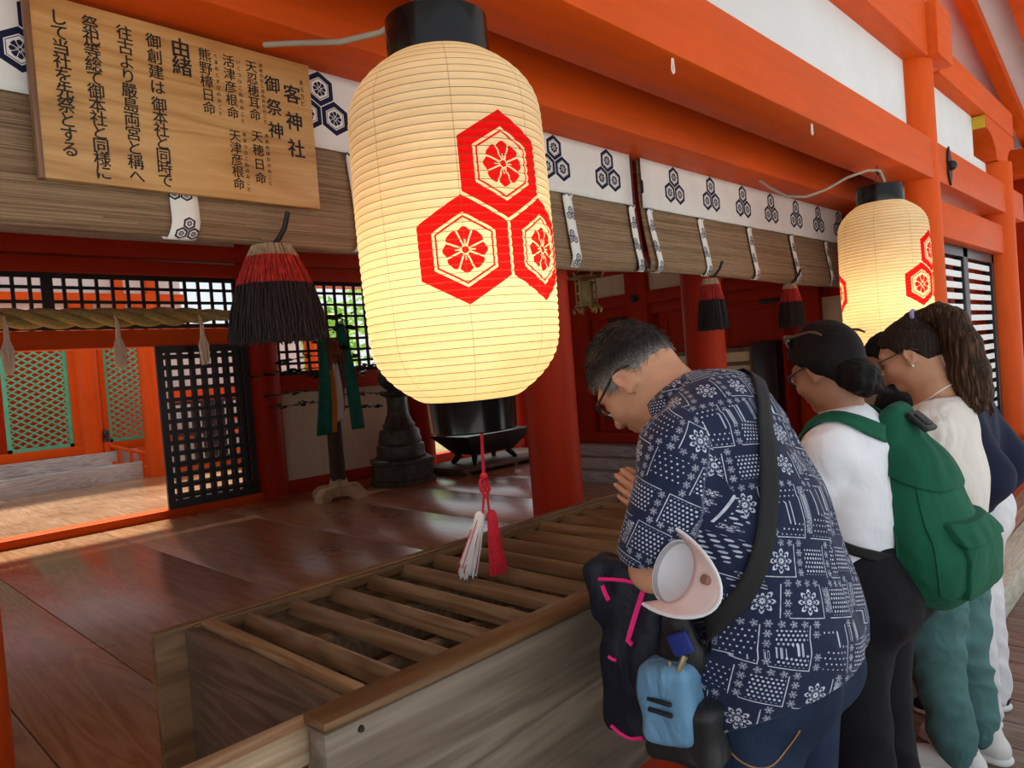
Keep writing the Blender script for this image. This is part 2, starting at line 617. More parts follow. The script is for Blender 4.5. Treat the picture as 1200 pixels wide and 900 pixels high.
tb = B()
box(tb, -3.2, 3.85, 7.86, 8.10, 0.19, 0.285, 0.008)
struct('trim_6', tb, M_verm)
pillar(4.02, 8.0, 0.20, 0.2, 3.75, 'round red pillar at the rear wall beside the sliding black lattice door', M_redz)
pillar(6.30, 8.0, 0.19, 0.2, 3.75, 'round red pillar at the rear wall behind the bronze pedestal lantern', M_redz)
pillar(8.43, 8.0, 0.17, 0.2, 3.75, 'round red pillar at the right end of the rear wall, hidden behind the front pillar', M_redz)
pillar(0.2, 8.0, 0.20, 0.2, 3.75, 'round red pillar at the rear wall left of the doorway', M_redz)

def lattice(x0, x1, z0, z1, y, cx, cz, bw=0.032, fr=0.05, dep=0.03):
    bm = B()
    box(bm, x0, x1, y-dep/2, y+dep/2, z0, z0+fr)
    box(bm, x0, x1, y-dep/2, y+dep/2, z1-fr, z1)
    box(bm, x0, x0+fr, y-dep/2, y+dep/2, z0+fr, z1-fr)
    box(bm, x1-fr, x1, y-dep/2, y+dep/2, z0+fr, z1-fr)
    nx = max(1, round((x1-x0)/cx))
    nz = max(1, round((z1-z0)/cz))
    for i in range(1, nx):
        x = x0+(x1-x0)*i/nx
        box(bm, x-bw/2, x+bw/2, y-dep/2+0.003, y+dep/2-0.003, z0+fr*0.5, z1-fr*0.5)
    for i in range(1, nz):
        z = z0+(z1-z0)*i/nz
        box(bm, x0+fr*0.5, x1-fr*0.5, y-dep/2+0.006, y+dep/2-0.006, z-bw/2, z+bw/2)
    return bm
struct('window_1', lattice(-0.6, 1.92, 2.19, 2.75, 8.0, 0.142, 0.135), M_black, smooth=False)
struct('window_2', lattice(1.92, 3.80, 2.19, 2.75, 8.0, 0.142, 0.135), M_black, smooth=False)
struct('window_3', lattice(4.22, 6.11, 1.60, 2.75, 8.0, 0.142, 0.142), M_black, smooth=False)
# the sliding lattice door and the one it covers
struct('door_1', lattice(2.82, 3.82, 0.285, 2.0, 7.90, 0.118, 0.118, 0.045, 0.07), M_black, smooth=False)
struct('door_2', lattice(2.86, 3.84, 0.285, 2.0, 8.02, 0.118, 0.118, 0.045, 0.07), M_black, smooth=False)

# ================================================================== inner sanctuary block on the right (X = 6.6)
bm = B()
box(bm, 6.64, 6.72, 2.25, 5.5, 0.56, 3.75)
box(bm, 6.64, 9.6, 5.45, 5.55, 0.56, 3.75)
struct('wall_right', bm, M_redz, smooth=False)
bm = B()
box(bm, 6.60, 6.64, 4.565, 5.095, 2.19, 2.42)
box(bm, 6.60, 6.64, 2.725, 4.285, 2.19, 2.42)
box(bm, 6.60, 6.64, 1.83, 2.495, 0.6, 1.90)
box(bm, 6.60, 6.64, 1.83, 2.495, 2.19, 2.42)
box(bm, 6.60, 6.64, 1.62, 1.82, 0.5, 3.7)
struct('wall_right_panels', bm, M_beige, smooth=False)
bm = B()
box(bm, 6.54, 6.70, 1.8, 5.5, 2.06, 2.19, 0.006)
box(bm, 6.54, 6.70, 1.8, 5.5, 2.42, 2.60, 0.006)
box(bm, 6.50, 6.70, 1.8, 5.5, 0.56, 0.68, 0.006)
box(bm, 6.58, 6.66, 2.5, 5.5, 1.95, 2.06, 0.004)
struct('trim_7', bm, M_red)
for y0, y1, lab in ((4.29, 4.56, 'square red post between the two red doors, with a round iron boss'), (2.50, 2.72, 'dark red square corner post left of the far lantern'), (5.10, 5.34, 'red square post at the far end of the door wall')):
    bm = B()
    box(bm, 6.53, 6.638, y0, y1, 0.56, 3.75, 0.01)
    single('post', bm, M_redz, lab, 'post', loc=(6.6, y0, 0.56))
bm = B()
cyl(bm, (6.535, 4.43, 2.125), (6.51, 4.43, 2.125), 0.045, 0.045, 20)
cyl(bm, (6.51, 4.43, 2.125), (6.49, 4.43, 2.125), 0.03, 0.02, 20)
single('nail_cover', bm, M_iron, 'round black iron boss on the red lintel left of the middle pillar', 'metal fitting', loc=(6.52, 4.43, 2.125))
def red_door(n, y0, y1, z0, z1):
    d = bpy.data.objects.new('door_%d' % n, None)
    COL.objects.link(d)
    d.location = (6.6, y0, z0)
    d['kind'] = 'structure'
    bm = B()
    box(bm, 6.605, 6.64, y0, y1, z0, z1)
    f = 0.09
    for a in ((y0, y0+f, z0, z1), (y1-f, y1, z0, z1), (y0+f, y1-f, z0, z0+f), (y0+f, y1-f, z1-f, z1), (y0+f, y1-f, (z0+z1)/2-f/2, (z0+z1)/2+f/2)):
        box(bm, 6.585, 6.606, *a, bev=0.004)
    obj('door_leaf', bm, M_red, d, world=True)
    for z in (z0+0.12, z1-0.02):
        bm = B()
        box(bm, 6.56, 6.586, y0+0.005, y0+0.22, z-0.025, z+0.02, 0.004)
        obj('hinge', bm, M_iron, d, world=True)
red_door(3, 4.62, 5.08, 0.68, 1.95)
red_door(4, 3.52, 4.18, 0.68, 1.95)
red_door(5, 2.84, 3.50, 0.68, 1.95)
bm = B()
for i in range(3):
    box(bm, 6.02+0.14*i, 6.70, 1.85, 5.6, 0.2+0.12*i, 0.315+0.12*i, 0.006)
struct('floor_dais', bm, M_greyy)

# ================================================================== louvred window bay on the right (Y = 1.45)
bm = B()
for (x0, x1, z0, z1) in ((5.86, 7.92, 2.10, 2.18), (5.86, 7.92, 0.28, 0.40), (5.86, 5.95, 0.28, 2.18), (6.78, 6.93, 0.28, 2.18), (7.84, 7.92, 0.28, 2.18)):
    box(bm, x0, x1, 1.42, 1.50, z0, z1, 0.004)
struct('window_5', bm, M_black)
wf = bpy.data.objects['window_5']
M_slat = plain('white_painted_slat', (0.82, 0.81, 0.80), 0.6, var=0.03)
bm = B()
for (x0, x1) in ((5.95, 6.78), (6.96, 7.82)):
    z = 0.44
    while z < 2.06:
        box(bm, x0, x1, 1.44, 1.455, z, z+0.048)
        z += 0.088
struct('louvre_slats', bm, M_slat, wf, smooth=False)
bm = B()
box(bm, 5.9, 7.9, 1.56, 1.60, 0.28, 2.14)
struct('window_backing', bm, M_redx, wf, smooth=False)
bm = B()
box(bm, 5.75, 8.0, 1.38, 1.55, 0.0, 0.28, 0.01)
struct('trim_8', bm, M_verm)
# pale timber kerb and brown step at the right
bm = B()
box(bm, 4.2, 9.0, 0.82, 1.00, 0.0, 0.15, 0.01)
single('kerb_beam', bm, M_curb, 'pale weathered timber kerb on the deck at the right edge', 'beam', loc=(4.2, 0.82, 0))
bm = B()
box(bm, 4.35, 8.0, 1.005, 1.42, 0.0, 0.24, 0.008)
single('step', bm, wood('brown_step_wood', (0.20, 0.085, 0.05), (0.30, 0.135, 0.08), (0.38, 0.19, 0.12), axis=0), 'red-brown wooden step behind the pale kerb at the right edge', 'step', loc=(4.35, 1.0, 0))

# ================================================================== the building across the rear court
bm = B()
box(bm, -1, 4.05, 12.2, 12.5, 0.1, 0.46, 0.006)
box(bm, -1, 4.05, 12.45, 13.0, 0.1, 0.66, 0.006)
struct('floor_rear_steps', bm, M_grey)
bm = B()
box(bm, -1, 5.0, 12.55, 12.75, 0.66, 0.80, 0.006)
box(bm, -1, 5.0, 12.58, 12.76, 2.55, 2.8, 0.006)
struct('trim_9', bm, M_verm)
bm = B()
box(bm, -1, 5.0, 13.8, 13.9, 0.0, 4.2)
struct('wall_rear_building', bm, M_redz, smooth=False)
bm = B()
box(bm, -1, 5.0, 12.62, 12.7, 2.8, 4.0)
struct('wall_rear_plaster', bm, M_plaster, smooth=False)
pillar(3.45, 12.62, 0.17, 0.66, 3.0, 'bright orange pillar between green lattice panels across the rear court')
pillar(4.22, 12.15, 0.15, 0.2, 3.0, 'bright orange pillar left of the sliding lattice door, outside the doorway')
pillar(6.75, 11.5, 0.13, 0.2, 3.4, 'orange pillar seen outside through the rear lattice window')
bm = B()
box(bm, 3.2, 3.3, 12.58, 12.7, 0.8, 2.55); box(bm, 3.62, 3.7, 12.58, 12.7, 0.8, 2.55)
struct('trim_10', bm, M_verm, smooth=False)
def diamond(x0, x1, z0, z1, y, nd, label):
    p = thing('garden_lattice', label, 'lattice', (x0, y, z0))
    bm = B()
    f = 0.05
    for a in ((x0, x1, z0, z0+f), (x0, x1, z1-f, z1), (x0, x0+f, z0, z1), (x1-f, x1, z0, z1)):
        box(bm, a[0], a[1], y-0.02, y+0.02, a[2], a[3])
    obj('frame', bm, M_green, p, world=True, smooth=False)
    bm = B()
    px = nd
    pz = nd*0.62
    w_ = 0.011
    W, H = x1-x0, z1-z0
    L = W/px+H/pz
    for sgn in (1, -1):
        k = 0.0
        while k < L:
            # line x/px + z/pz = k clipped to the panel
            pts = []
            xa = min(W, k*px); za = (k-xa/px)*pz
            zb = min(H, k*pz); xb = (k-zb/pz)*px
            if za <= H+1e-6 and xb <= W+1e-6 and (abs(xa-xb) > 0.02):
                A = Vector((xa if sgn > 0 else W-xa, 0, za)); Bq = Vector((xb if sgn > 0 else W-xb, 0, zb))
                d = (Bq-A).normalized()
                nrm = Vector((-d.z, 0, d.x))*w_
                poly = [A+nrm, A-nrm, Bq-nrm, Bq+nrm]
                prism(bm, [(x0+q.x, z0+q.z) for q in poly], 'y', y-0.008-0.008*sgn, y+0.008-0.008*sgn)
            k += 1.0
    obj('diagonal_bars', bm, M_green, p, world=True, smooth=False)
diamond(2.35, 3.2, 0.80, 2.55, 12.64, 0.155, 'wide jade green diagonal lattice panel left of the bright orange pillar')
diamond(3.70, 4.62, 0.80, 2.55, 12.64, 0.155, 'jade green diagonal lattice panel right of the bright orange pillar')
# stair rail with a black-capped newel
bm = B()
box(bm, -1, 5.0, 12.50, 12.615, 3.02, 3.16)
box(bm, -1, 5.0, 12.50, 12.615, 3.55, 3.68)
for x_ in (0.4, 1.3, 2.2, 4.0, 4.5):
    box(bm, x_-0.07, x_+0.07, 12.52, 12.615, 2.8, 4.0)
struct('trim_11', bm, M_verm, smooth=False)
bm = B()
box(bm, 4.45, 7.2, 11.9, 11.98, 0.16, 0.3)
box(bm, 4.45, 7.2, 11.9, 11.98, 1.35, 1.55)
struct('trim_12', bm, M_verm, smooth=False)
struct('window_6', lattice(4.45, 7.2, 0.3, 1.35, 11.95, 0.16, 0.52, 0.06, 0.05), M_black, smooth=False)
bm = B()
box(bm, 4.45, 7.2, 12.6, 12.68, 0.1, 2.4)
struct('wall_rear_low', bm, M_plaster, smooth=False)
sr = thing('stair_railing', 'small vermilion stair railing with a black capped newel outside the doorway', 'railing', (3.62, 12.5, 0.2))
bm = B()
lathe(bm, [(0.05, 0), (0.05, 0.62)], 16)
obj('newel', bm, M_vermz, sr)
bm = B()
lathe(bm, [(0.052, 0.62), (0.052, 0.68), (0.03, 0.70), (0.05, 0.74), (0.045, 0.78), (0.005, 0.82)], 16)
obj('cap', bm, M_black, sr)
bm = B()
for z, r in ((0.52, 0.03), (0.30, 0.025), (0.12, 0.025)):
    pts = []
    for i in range(9):
        s = i/8
        pts.append((0.0+0.55*s, -0.38*s, z-0.16*s+(0.07*(1-s)**3 if z > 0.5 else 0)))
    tube(bm, pts, r, 8)
for i in (2, 4, 6):
    s = i/8
    box(bm, 0.55*s-0.02, 0.55*s+0.02, -0.38*s-0.02, -0.38*s+0.02, -0.02, 0.5-0.16*s)
obj('rails', bm, M_verm, sr)
# white grey screen behind the rail
bm = B()
box(bm, 4.35, 4.6, 12.3, 12.36, 0.9, 1.55)
single('notice_board', bm, M_plaster, 'small pale panel on thin legs beside the orange stair rail', 'panel', loc=(4.47, 12.3, 0.9))
# court floor and low orange fence seen through the right lattice window
bm = B()
box(bm, 4.2, 16, 8.1, 11.8, 0.05, 0.16)
struct('floor_rear_porch', bm, M_grey)
bm = B()
for z in (0.45, 0.75, 1.0):
    box(bm, 5.2, 6.9, 11.45, 11.55, z, z+0.07)
x = 5.4
while x < 6.9:
    box(bm, x, x+0.08, 11.46, 11.54, 0.16, 1.0)
    x += 1.1
single('railing', bm, M_verm, 'low vermilion railing of the rear porch seen through the lattice window', 'railing', loc=(5.2, 11.5, 0.16), smooth=False)
bm = B()
box(bm, 4.2, 16, 8.2, 8.8, 2.78, 2.9)
struct('ceiling_rear_porch_shade', bm, M_verm, smooth=False)  # porch ceiling kept and cut short to hold direct sun off the windows

# trees across the court
M_leafg = Mat('sunlit_leaves')
_n = M_leafg.noise(M_leafg.coord('Object'), 1.2, 4)
M_leafg.set(M_leafg.ramp(_n, [(0.3, (0.20, 0.42, 0.05)), (0.55, (0.40, 0.66, 0.12)), (0.75, (0.58, 0.78, 0.22))]), rough=0.6)
M_leafg.b.inputs['Transmission Weight'].default_value = 0.0
M_bark = plain('tree_bark', (0.10, 0.07, 0.05), 0.9, var=0.3)
def tree(x, y, r, h, seed, label):
    t = thing('tree', label, 'tree', (x, y, -1.0))
    bm = B()
    tube(bm, [(0, 0, 0), (0.05, 0, h*0.3), (0.0, 0.1, h*0.55), (0.1, 0, h*0.8)], [0.2, 0.17, 0.12, 0.05], 8)
    for k in range(4):
        a = k*1.7
        tube(bm, [(0, 0, h*(0.35+0.08*k)), (math.cos(a)*r*0.4, math.sin(a)*r*0.4, h*(0.5+0.08*k)), (math.cos(a)*r*0.7, math.sin(a)*r*0.7, h*(0.56+0.08*k))], [0.08, 0.05, 0.02], 6)
    obj('trunk', bm, M_bark, t)
    rr = random.Random(seed)
    V, F = [], []
    cl = [(rr.uniform(-0.7, 0.7)*r, rr.uniform(-0.7, 0.7)*r, h*rr.uniform(0.25, 0.95), rr.uniform(0.35, 0.6)*r) for _ in range(12)]
    for i in range(2600):
        c = cl[i % 12]
        d = Vector((rr.gauss(0, 1), rr.gauss(0, 1), rr.gauss(0, 1))).normalized()*(c[3]*rr.uniform(0.6, 1.0))
        p = Vector(c[:3])+d
        a = Vector((rr.gauss(0, 1), rr.gauss(0, 1), rr.gauss(0, 0.5))).normalized()
        b = a.cross(Vector((rr.gauss(0, 1), rr.gauss(0, 1), rr.gauss(0, 1)))).normalized()
        l, ww = rr.uniform(0.10, 0.18), rr.uniform(0.04, 0.07)
        k = len(V)
        V += [p-a*l, p+b*ww, p+a*l, p-b*ww]
        F.append((k, k+1, k+2, k+3))
    obj('foliage', (V, F), M_leafg.m, t, smooth=False)
for i, (x, y, r, h) in enumerate(((9.3, 15.5, 1.7, 5.2), (16.5, 19.5, 1.9, 5.2))):
    tree(x, y, r, h, 10+i, ('bright green leafy tree seen through the lattice window beside the lantern' if i == 0 else ('bright green leafy tree straight behind the big lantern, beyond the rear court' if i == 1 else 'bright green leafy tree farthest right beyond the rear court')))
# ================================================================== offering box
M_box = wood('offering_box_wood', (0.07, 0.030, 0.011), (0.125, 0.060, 0.023), (0.20, 0.108, 0.048), axis=0, scale=1.0, rough=0.45, rings=9)
M_boxy = wood('offering_box_crosswood', (0.11, 0.056, 0.024), (0.195, 0.108, 0.050), (0.29, 0.18, 0.095), axis=1, scale=1.0, rough=0.42, rings=9)
M_weather = wood('weathered_box_front', (0.095, 0.066, 0.044), (0.165, 0.122, 0.086), (0.26, 0.207, 0.158), axis=0, scale=0.9, rough=0.7, rings=7, bump=0.35)
M_boxdark = wood('dark_inner_board', (0.07, 0.04, 0.022), (0.13, 0.075, 0.04), (0.2, 0.13, 0.08), axis=1, scale=1.0, rough=0.6)
M_boxshade = wood('shaded_end_board', (0.05, 0.03, 0.018), (0.09, 0.055, 0.034), (0.14, 0.09, 0.06), axis=1, scale=1.0, rough=0.5)  # box wood darkened so the shade on the end board is in its colour
ob = thing('offering_box', 'long weathered wooden offering box with slanted slats on top', 'offering box', (0.6, 1.04, 0.50))
BX1 = 2.72
bm = B()
box(bm, 0.575, BX1, 1.04, 1.095, 0.50, 0.935, 0.006)
obj('front_board', bm, M_weather, ob, world=True)
bm = B()
box(bm, 0.578, BX1, 1.043, 1.112, 0.935, 0.952, 0.004)
obj('front_cap', bm, M_box, ob, world=True)
bm = B()
box(bm, 0.572, BX1, 1.768, 1.795, 0.50, 0.95, 0.004)
obj('back_board', bm, M_box, ob, world=True)
bm = B()
box(bm, 0.66, BX1, 1.752, 1.768, 0.915, 0.945, 0.003)
obj('back_ledge', bm, M_box, ob, world=True)
bm = B()
box(bm, 0.640, 0.672, 1.096, 1.767, 0.505, 0.942, 0.004)
obj('end_board', bm, M_boxshade, ob, world=True)
bm = B()
box(bm, 0.673, 0.706, 1.113, 1.751, 0.86, 0.952, 0.003)
obj('end_rim', bm, M_boxy, ob, world=True)
bm = B()
box(bm, BX1-0.04, BX1, 1.096, 1.767, 0.505, 0.945, 0.004)
obj('end_board', bm, M_boxy, ob, world=True)
bm = B()
box(bm, 0.673, BX1-0.041, 1.096, 1.767, 0.66, 0.68)
obj('bottom_board', bm, M_boxdark, ob, world=True)
for yy in (1.30, 1.55):
    bm = B()
    box(bm, 0.706, BX1-0.041, yy-0.016, yy+0.016, 0.80, 0.893, 0.004)
    obj('slat_bearer', bm, M_boxdark, ob, world=True)
k = 0
x = 0.792
while x < BX1-0.06:
    bm = B()
    box(bm, x-0.010, x+0.010, 1.10, 1.764, 0.896, 0.938, 0.003, rot=rotm('Y', 22))
    obj('slat', bm, M_boxy, ob, world=True)
    x += 0.1222
for sx, sz in ((0.643, 0.919), (0.643, 0.62), (1.5, 0.9)):
    bm = B()
    cyl(bm, (sx, 1.0405, sz), (sx, 1.036, sz), 0.0065, 0.005, 12)
    obj('screw', bm, M_iron, ob, world=True)

# low lattice rail that runs on from the box end
M_rail = wood('rail_wood', (0.22, 0.13, 0.07), (0.36, 0.24, 0.14), (0.48, 0.36, 0.24), axis=0, scale=1.0, rough=0.6)
lr = thing('lattice_rail', 'short wooden rail with square balusters in front of the box end, at the bottom edge', 'railing', (0.3, 1.12, 0.5))
bm = B()
box(bm, -0.25, 0.638, 1.100, 1.150, 0.868, 0.932, 0.003)
obj('top_rail', bm, M_rail, lr, world=True)
bm = B()
box(bm, 0.600, 0.636, 1.100, 1.150, 0.50, 0.868, 0.003)
obj('end_post', bm, M_rail, lr, world=True)
bm = B()
box(bm, -0.25, 0.598, 1.10, 1.145, 0.50, 0.55, 0.003)
obj('bottom_rail', bm, M_rail, lr, world=True)
for i in range(9):
    bm = B()
    x = 0.54-i*0.085
    box(bm, x-0.02, x+0.02, 1.11, 1.14, 0.55, 0.868, 0.002)
    obj('baluster', bm, M_rail, lr, world=True)

# ================================================================== blinds, crested cloth, strips
KS = 2.15/2.1
YS = 2.15
def zs(z): return 1.5+(z-1.5)*KS
M_blind = Mat('split_reed_blind')
_x, _y, _z = M_blind.xyz(M_blind.coord('Object'))
_row = ((_z*300.0).fract()-0.5).abs()*2.0
_rid = M_blind.white(M_blind.vec((_z*300.0).floor(), (_x*1.3+(_z*300.0).floor()*0.37).floor()))
_nn = M_blind.noise(M_blind.coord('Object', (3, 3, 60)), 3, 4)
_thr = ((_x*9.0).fract()-0.5).abs()
_f = _rid*0.45+_nn*0.55
_c = M_blind.ramp(_f, [(0.2, (0.15, 0.088, 0.045)), (0.5, (0.28, 0.18, 0.10)), (0.8, (0.40, 0.275, 0.165))])
_c = M_blind.mix((_thr < 0.010)*0.5, _c, (0.38, 0.12, 0.08))
M_blind.set(_c, rough=0.75, spec=0.25)
M_blind.bump(_row*-1.0+_nn*0.3, 0.5, 0.003)

def crest_cloth(name, x0, pitch, zc, a, col=(0.80, 0.79, 0.74), base='Object', dx=None):
    M = Mat(name)
    X, Y, Z = M.xyz(M.coord(base))
    xx = ((X-x0)+pitch/2).mod(pitch)-pitch/2
    ink = crest(M, xx, Z-zc, a)
    n = M.noise(M.coord('Object', (1, 1, 1)), 6, 4)
    cc = M.ramp(n, [(0.3, sc3(col, 0.92)), (0.7, col)])
    M.set(M.mix(ink, cc, (0.016, 0.018, 0.05)), rough=0.9, spec=0.15)
    M.bump(M.noise(M.coord('Object', (0.7, 1, 0.5)), 6, 3), 0.25, 0.02)
    return M.m
M_bandL = crest_cloth('crested_cloth_left', 2.925*KS, 0.397*KS, zs(2.408), 0.051)
M_bandR = crest_cloth('crested_cloth_right', 3.942*KS, 0.406*KS, zs(2.408), 0.051)
def strip_mat():
    M = Mat('crested_ribbon')
    X, Y, Z = M.xyz(M.coord('UV'))
    row = (Y/0.115).floor()
    ink = crest(M, X+((row.mod(2.0))-0.5)*0.018, Y.mod(0.115)-0.06, 0.0165)
    M.set(M.mix(ink, (0.80, 0.79, 0.74), (0.02, 0.022, 0.055)), rough=0.9, spec=0.15)
    return M.m
M_ribbon = strip_mat()

ZT, ZB = 2.548, zs(1.93)
# profile of a blind: down, swelling forward, rolled in under at the bottom
def blind_profile():
    pr = []
    for i in range(15):
        s = i/14
        z = ZT-(ZT-ZB-0.05)*s
        pr.append((YS+0.012-0.055*max(0, s-0.35)**1.4*1.5, z))
    y0, z0 = pr[-1]
    for i in range(1, 11):
        a = i/10*PI*1.1
        pr.append((y0+0.03-0.03*math.cos(a), z0-0.05*math.sin(a)))
    return pr
BP = blind_profile()
def blind(x0, x1, label, bandmat, ribs, clab):
    t = thing('reed_blind', label, 'blind', (x0, YS, ZT))
    n = max(2, int((x1-x0)/0.12))
    rows = []
    for (y, z) in BP:
        rows.append([(x0+(x1-x0)*k/n, y+0.004*math.sin(k*0.9), z+0.012*math.sin((x0+(x1-x0)*k/n)*1.9+0.5)*(ZT-z)/0.6) for k in range(n+1)])
    o = obj('reed_panel', strip(B(), rows), M_blind.m, t, smooth=True, angle=180)
    o.location = -t.location
    solid(o, 0.006, 0)
    rows = []
    for i in range(9):
        z = ZT+0.002-(ZT-zs(2.268))*i/8
        rows.append([(x0+(x1-x0)*k/n, YS-0.012+0.003*math.sin(k*1.7+i*0.2)*i/8, z) for k in range(n+1)])
    o = obj('crested_band', strip(B(), rows), bandmat, t, smooth=True, angle=180, label='white band printed with navy hexagon crests')
    o.location = -t.location
    solid(o, 0.003, 0)
    for j, (xc, wd) in enumerate(ribs):
        L = 0
        pts = []
        z0 = zs(2.270)
        prof = [p for p in BP if p[1] < z0]
        prof = [(YS-0.02, z0)]+[(y-0.014, z) for y, z in prof]
        prof[-1] = (prof[-1][0]+0.014, prof[-1][1])
        bm = B()
        uvl = bm.loops.layers.uv.new('UVMap')
        rr = []
        acc = 0
        for i, (y, z) in enumerate(prof):
            if i: acc += math.hypot(y-prof[i-1][0], z-prof[i-1][1])
            s = i/len(prof)
            dx = 0.022*math.sin(s*5.0+j*0.7)*s
            dy = -0.018*abs(math.sin(s*4.2+j))*s
            rr.append([(bm.verts.new((xc+dx+u*wd/2, y+dy, z)), (u*wd/2, -acc+2.0)) for u in (-1, -0.33, 0.33, 1)])
        for i in range(len(rr)-1):
            for k in range(3):
                q = (rr[i][k], rr[i][k+1], rr[i+1][k+1], rr[i+1][k])
                f = bm.faces.new([v for v, _ in q])
                for lp, (_, uv) in zip(f.loops, q): lp[uvl].uv = uv
        o = obj('ribbon', bm, M_ribbon, t, smooth=True, angle=180, label='white ribbon printed with small navy crests')
        o.location = -t.location
        solid(o, 0.002, 0)
    return t
SX = 3.145*KS
blind(-1.6, SX-0.028, 'long reed blind with white crested band behind the sign and big lantern', M_bandL, [(-0.30*KS, 0.075), (0.845*KS, 0.08), (1.46*KS, 0.08), (2.03*KS, 0.07), (2.60*KS, 0.065), (3.112*KS, 0.05)], '')
blind(SX+0.075, 6.05*KS, 'reed blind with white crested band on the right, ending behind the far lantern', M_bandR, [(3.275*KS, 0.05), (3.80*KS, 0.06), (4.415*KS, 0.06), (5.06*KS, 0.06), (5.69*KS, 0.06)], '')
bm = B()
tube(bm, [(SX+0.024, YS+0.02, 2.55), (SX+0.022, YS+0.015, 2.3), (SX+0.026, YS, 2.05), (SX+0.024, YS-0.02, zs(1.95))], [0.010, 0.012, 0.02, 0.026], 8)
single('blind_cord', bm, plain('dark_red_cord', (0.10, 0.012, 0.015), 0.8, var=0.4, scale=60), 'dark red cord hanging in the gap between the two reed blinds', 'cord', loc=(SX+0.024, YS, 2.5))

# ================================================================== wooden sign
M_sign = wood('honey_sign_board', (0.33, 0.155, 0.045), (0.50, 0.265, 0.085), (0.60, 0.36, 0.14), axis=0, scale=1.3, rough=0.5, rings=6, bump=0.06)
M_ink = plain('black_brush_ink', (0.012, 0.010, 0.009), 0.6, var=0.05)
SY = 2.085
kx = SY/2.1
sg = thing('wooden_sign', 'honey-coloured wooden sign with black brush-written columns hung before the reed blind', 'sign', (0.9*kx, SY, 2.07))
SX0, SX1, SZ0, SZ1 = 0.512*kx, 1.312*kx, 1.5+0.570*kx, 1.5+1.022*kx
bm = B()
box(bm, SX0, SX1, SY, SY+0.022, SZ0, SZ1+0.02, 0.003)
obj('board', bm, M_sign, sg, world=True)
bm = B()
box(bm, SX0-0.002, SX0+0.012, SY-0.002, SY+0.024, SZ0-0.002, SZ1+0.02, 0.002)
obj('end_strip', bm, wood('sign_end_wood', (0.12, 0.06, 0.03), (0.2, 0.1, 0.05), (0.3, 0.16, 0.08), axis=2), sg, world=True)
def lettering(text, u, v0, v1, size, bold=0.0):
    """one column of characters; u across the board 0-1, v0 top to v1 bottom 0-1"""
    n = len(text)
    W, H = SX1-SX0, SZ1-SZ0
    dg = None
    vs, fs = [], []
    for i, ch in enumerate(text):
        if ch == ' ': continue
        c = bpy.data.curves.new('glyph', 'FONT')
        c.body = ch
        c.size = size
        c.resolution_u = 4
        o = bpy.data.objects.new('glyph', c)
        COL.objects.link(o)
        dg = bpy.context.evaluated_depsgraph_get()
        m = bpy.data.meshes.new_from_object(o.evaluated_get(dg))
        bpy.data.objects.remove(o)
        z = SZ1-H*(v0+(v1-v0)*((i+0.5)/n))
        x = SX0+W*u
        k = len(vs)
        for jj, (dx, dz) in enumerate(((0, 0), (bold, 0), (-bold, 0), (0, bold*0.7), (0, -bold*0.7))):
            k = len(vs)
            for v in m.vertices:
                vs.append((x+v.co.x-0.5*size+dx, SY-0.0010-0.0001*jj, z+v.co.y-0.38*size+dz))
            fs += [tuple(q+k for q in p.vertices) for p in m.polygons]
        bpy.data.meshes.remove(m)
        bpy.data.curves.remove(c)
    return obj('lettering', (vs, fs), M_ink, sg, world=True, smooth=False)
lettering('客神社', 0.912, 0.10, 0.68, 0.062, 0.0014)
lettering('まろうど', 0.958, 0.07, 0.27, 0.018, 0.0003)
lettering('御祭神', 0.828, 0.08, 0.56, 0.054, 0.0010)
lettering('天忍穂耳命', 0.745, 0.03, 0.44, 0.038, 0.0005)
lettering('あめのおしほみみのみこと', 0.785, 0.03, 0.45, 0.014, 0.0003)
lettering('天穂日命', 0.745, 0.50, 0.88, 0.038, 0.0005)
lettering('あめのほひのみこと', 0.785, 0.51, 0.88, 0.014, 0.0003)
lettering('活津彦根命', 0.655, 0.03, 0.46, 0.038, 0.0005)
lettering('いくつひこねのみこと', 0.693, 0.04, 0.48, 0.014, 0.0003)
lettering('天津彦根命', 0.655, 0.53, 0.93, 0.038, 0.0005)
lettering('あまつひこねのみこと', 0.693, 0.53, 0.94, 0.014, 0.0003)
lettering('熊野樟日命', 0.565, 0.03, 0.46, 0.040, 0.0005)
lettering('くまのくすびのみこと', 0.606, 0.04, 0.46, 0.014, 0.0003)
lettering('由緒', 0.478, 0.01, 0.24, 0.058, 0.0012)
lettering('御創建は', 0.385, 0.02, 0.40, 0.043, 0.0007)
lettering('御本社と同時で', 0.385, 0.42, 0.97, 0.043, 0.0007)
lettering('往古より嚴島両宮と稱へ', 0.290, 0.02, 0.97, 0.043, 0.0007)
lettering('祭祀等総て御本社と同様に', 0.185, 0.02, 0.97, 0.043, 0.0007)
lettering('して当社を先祭とする', 0.092, 0.03, 0.86, 0.043, 0.0008)

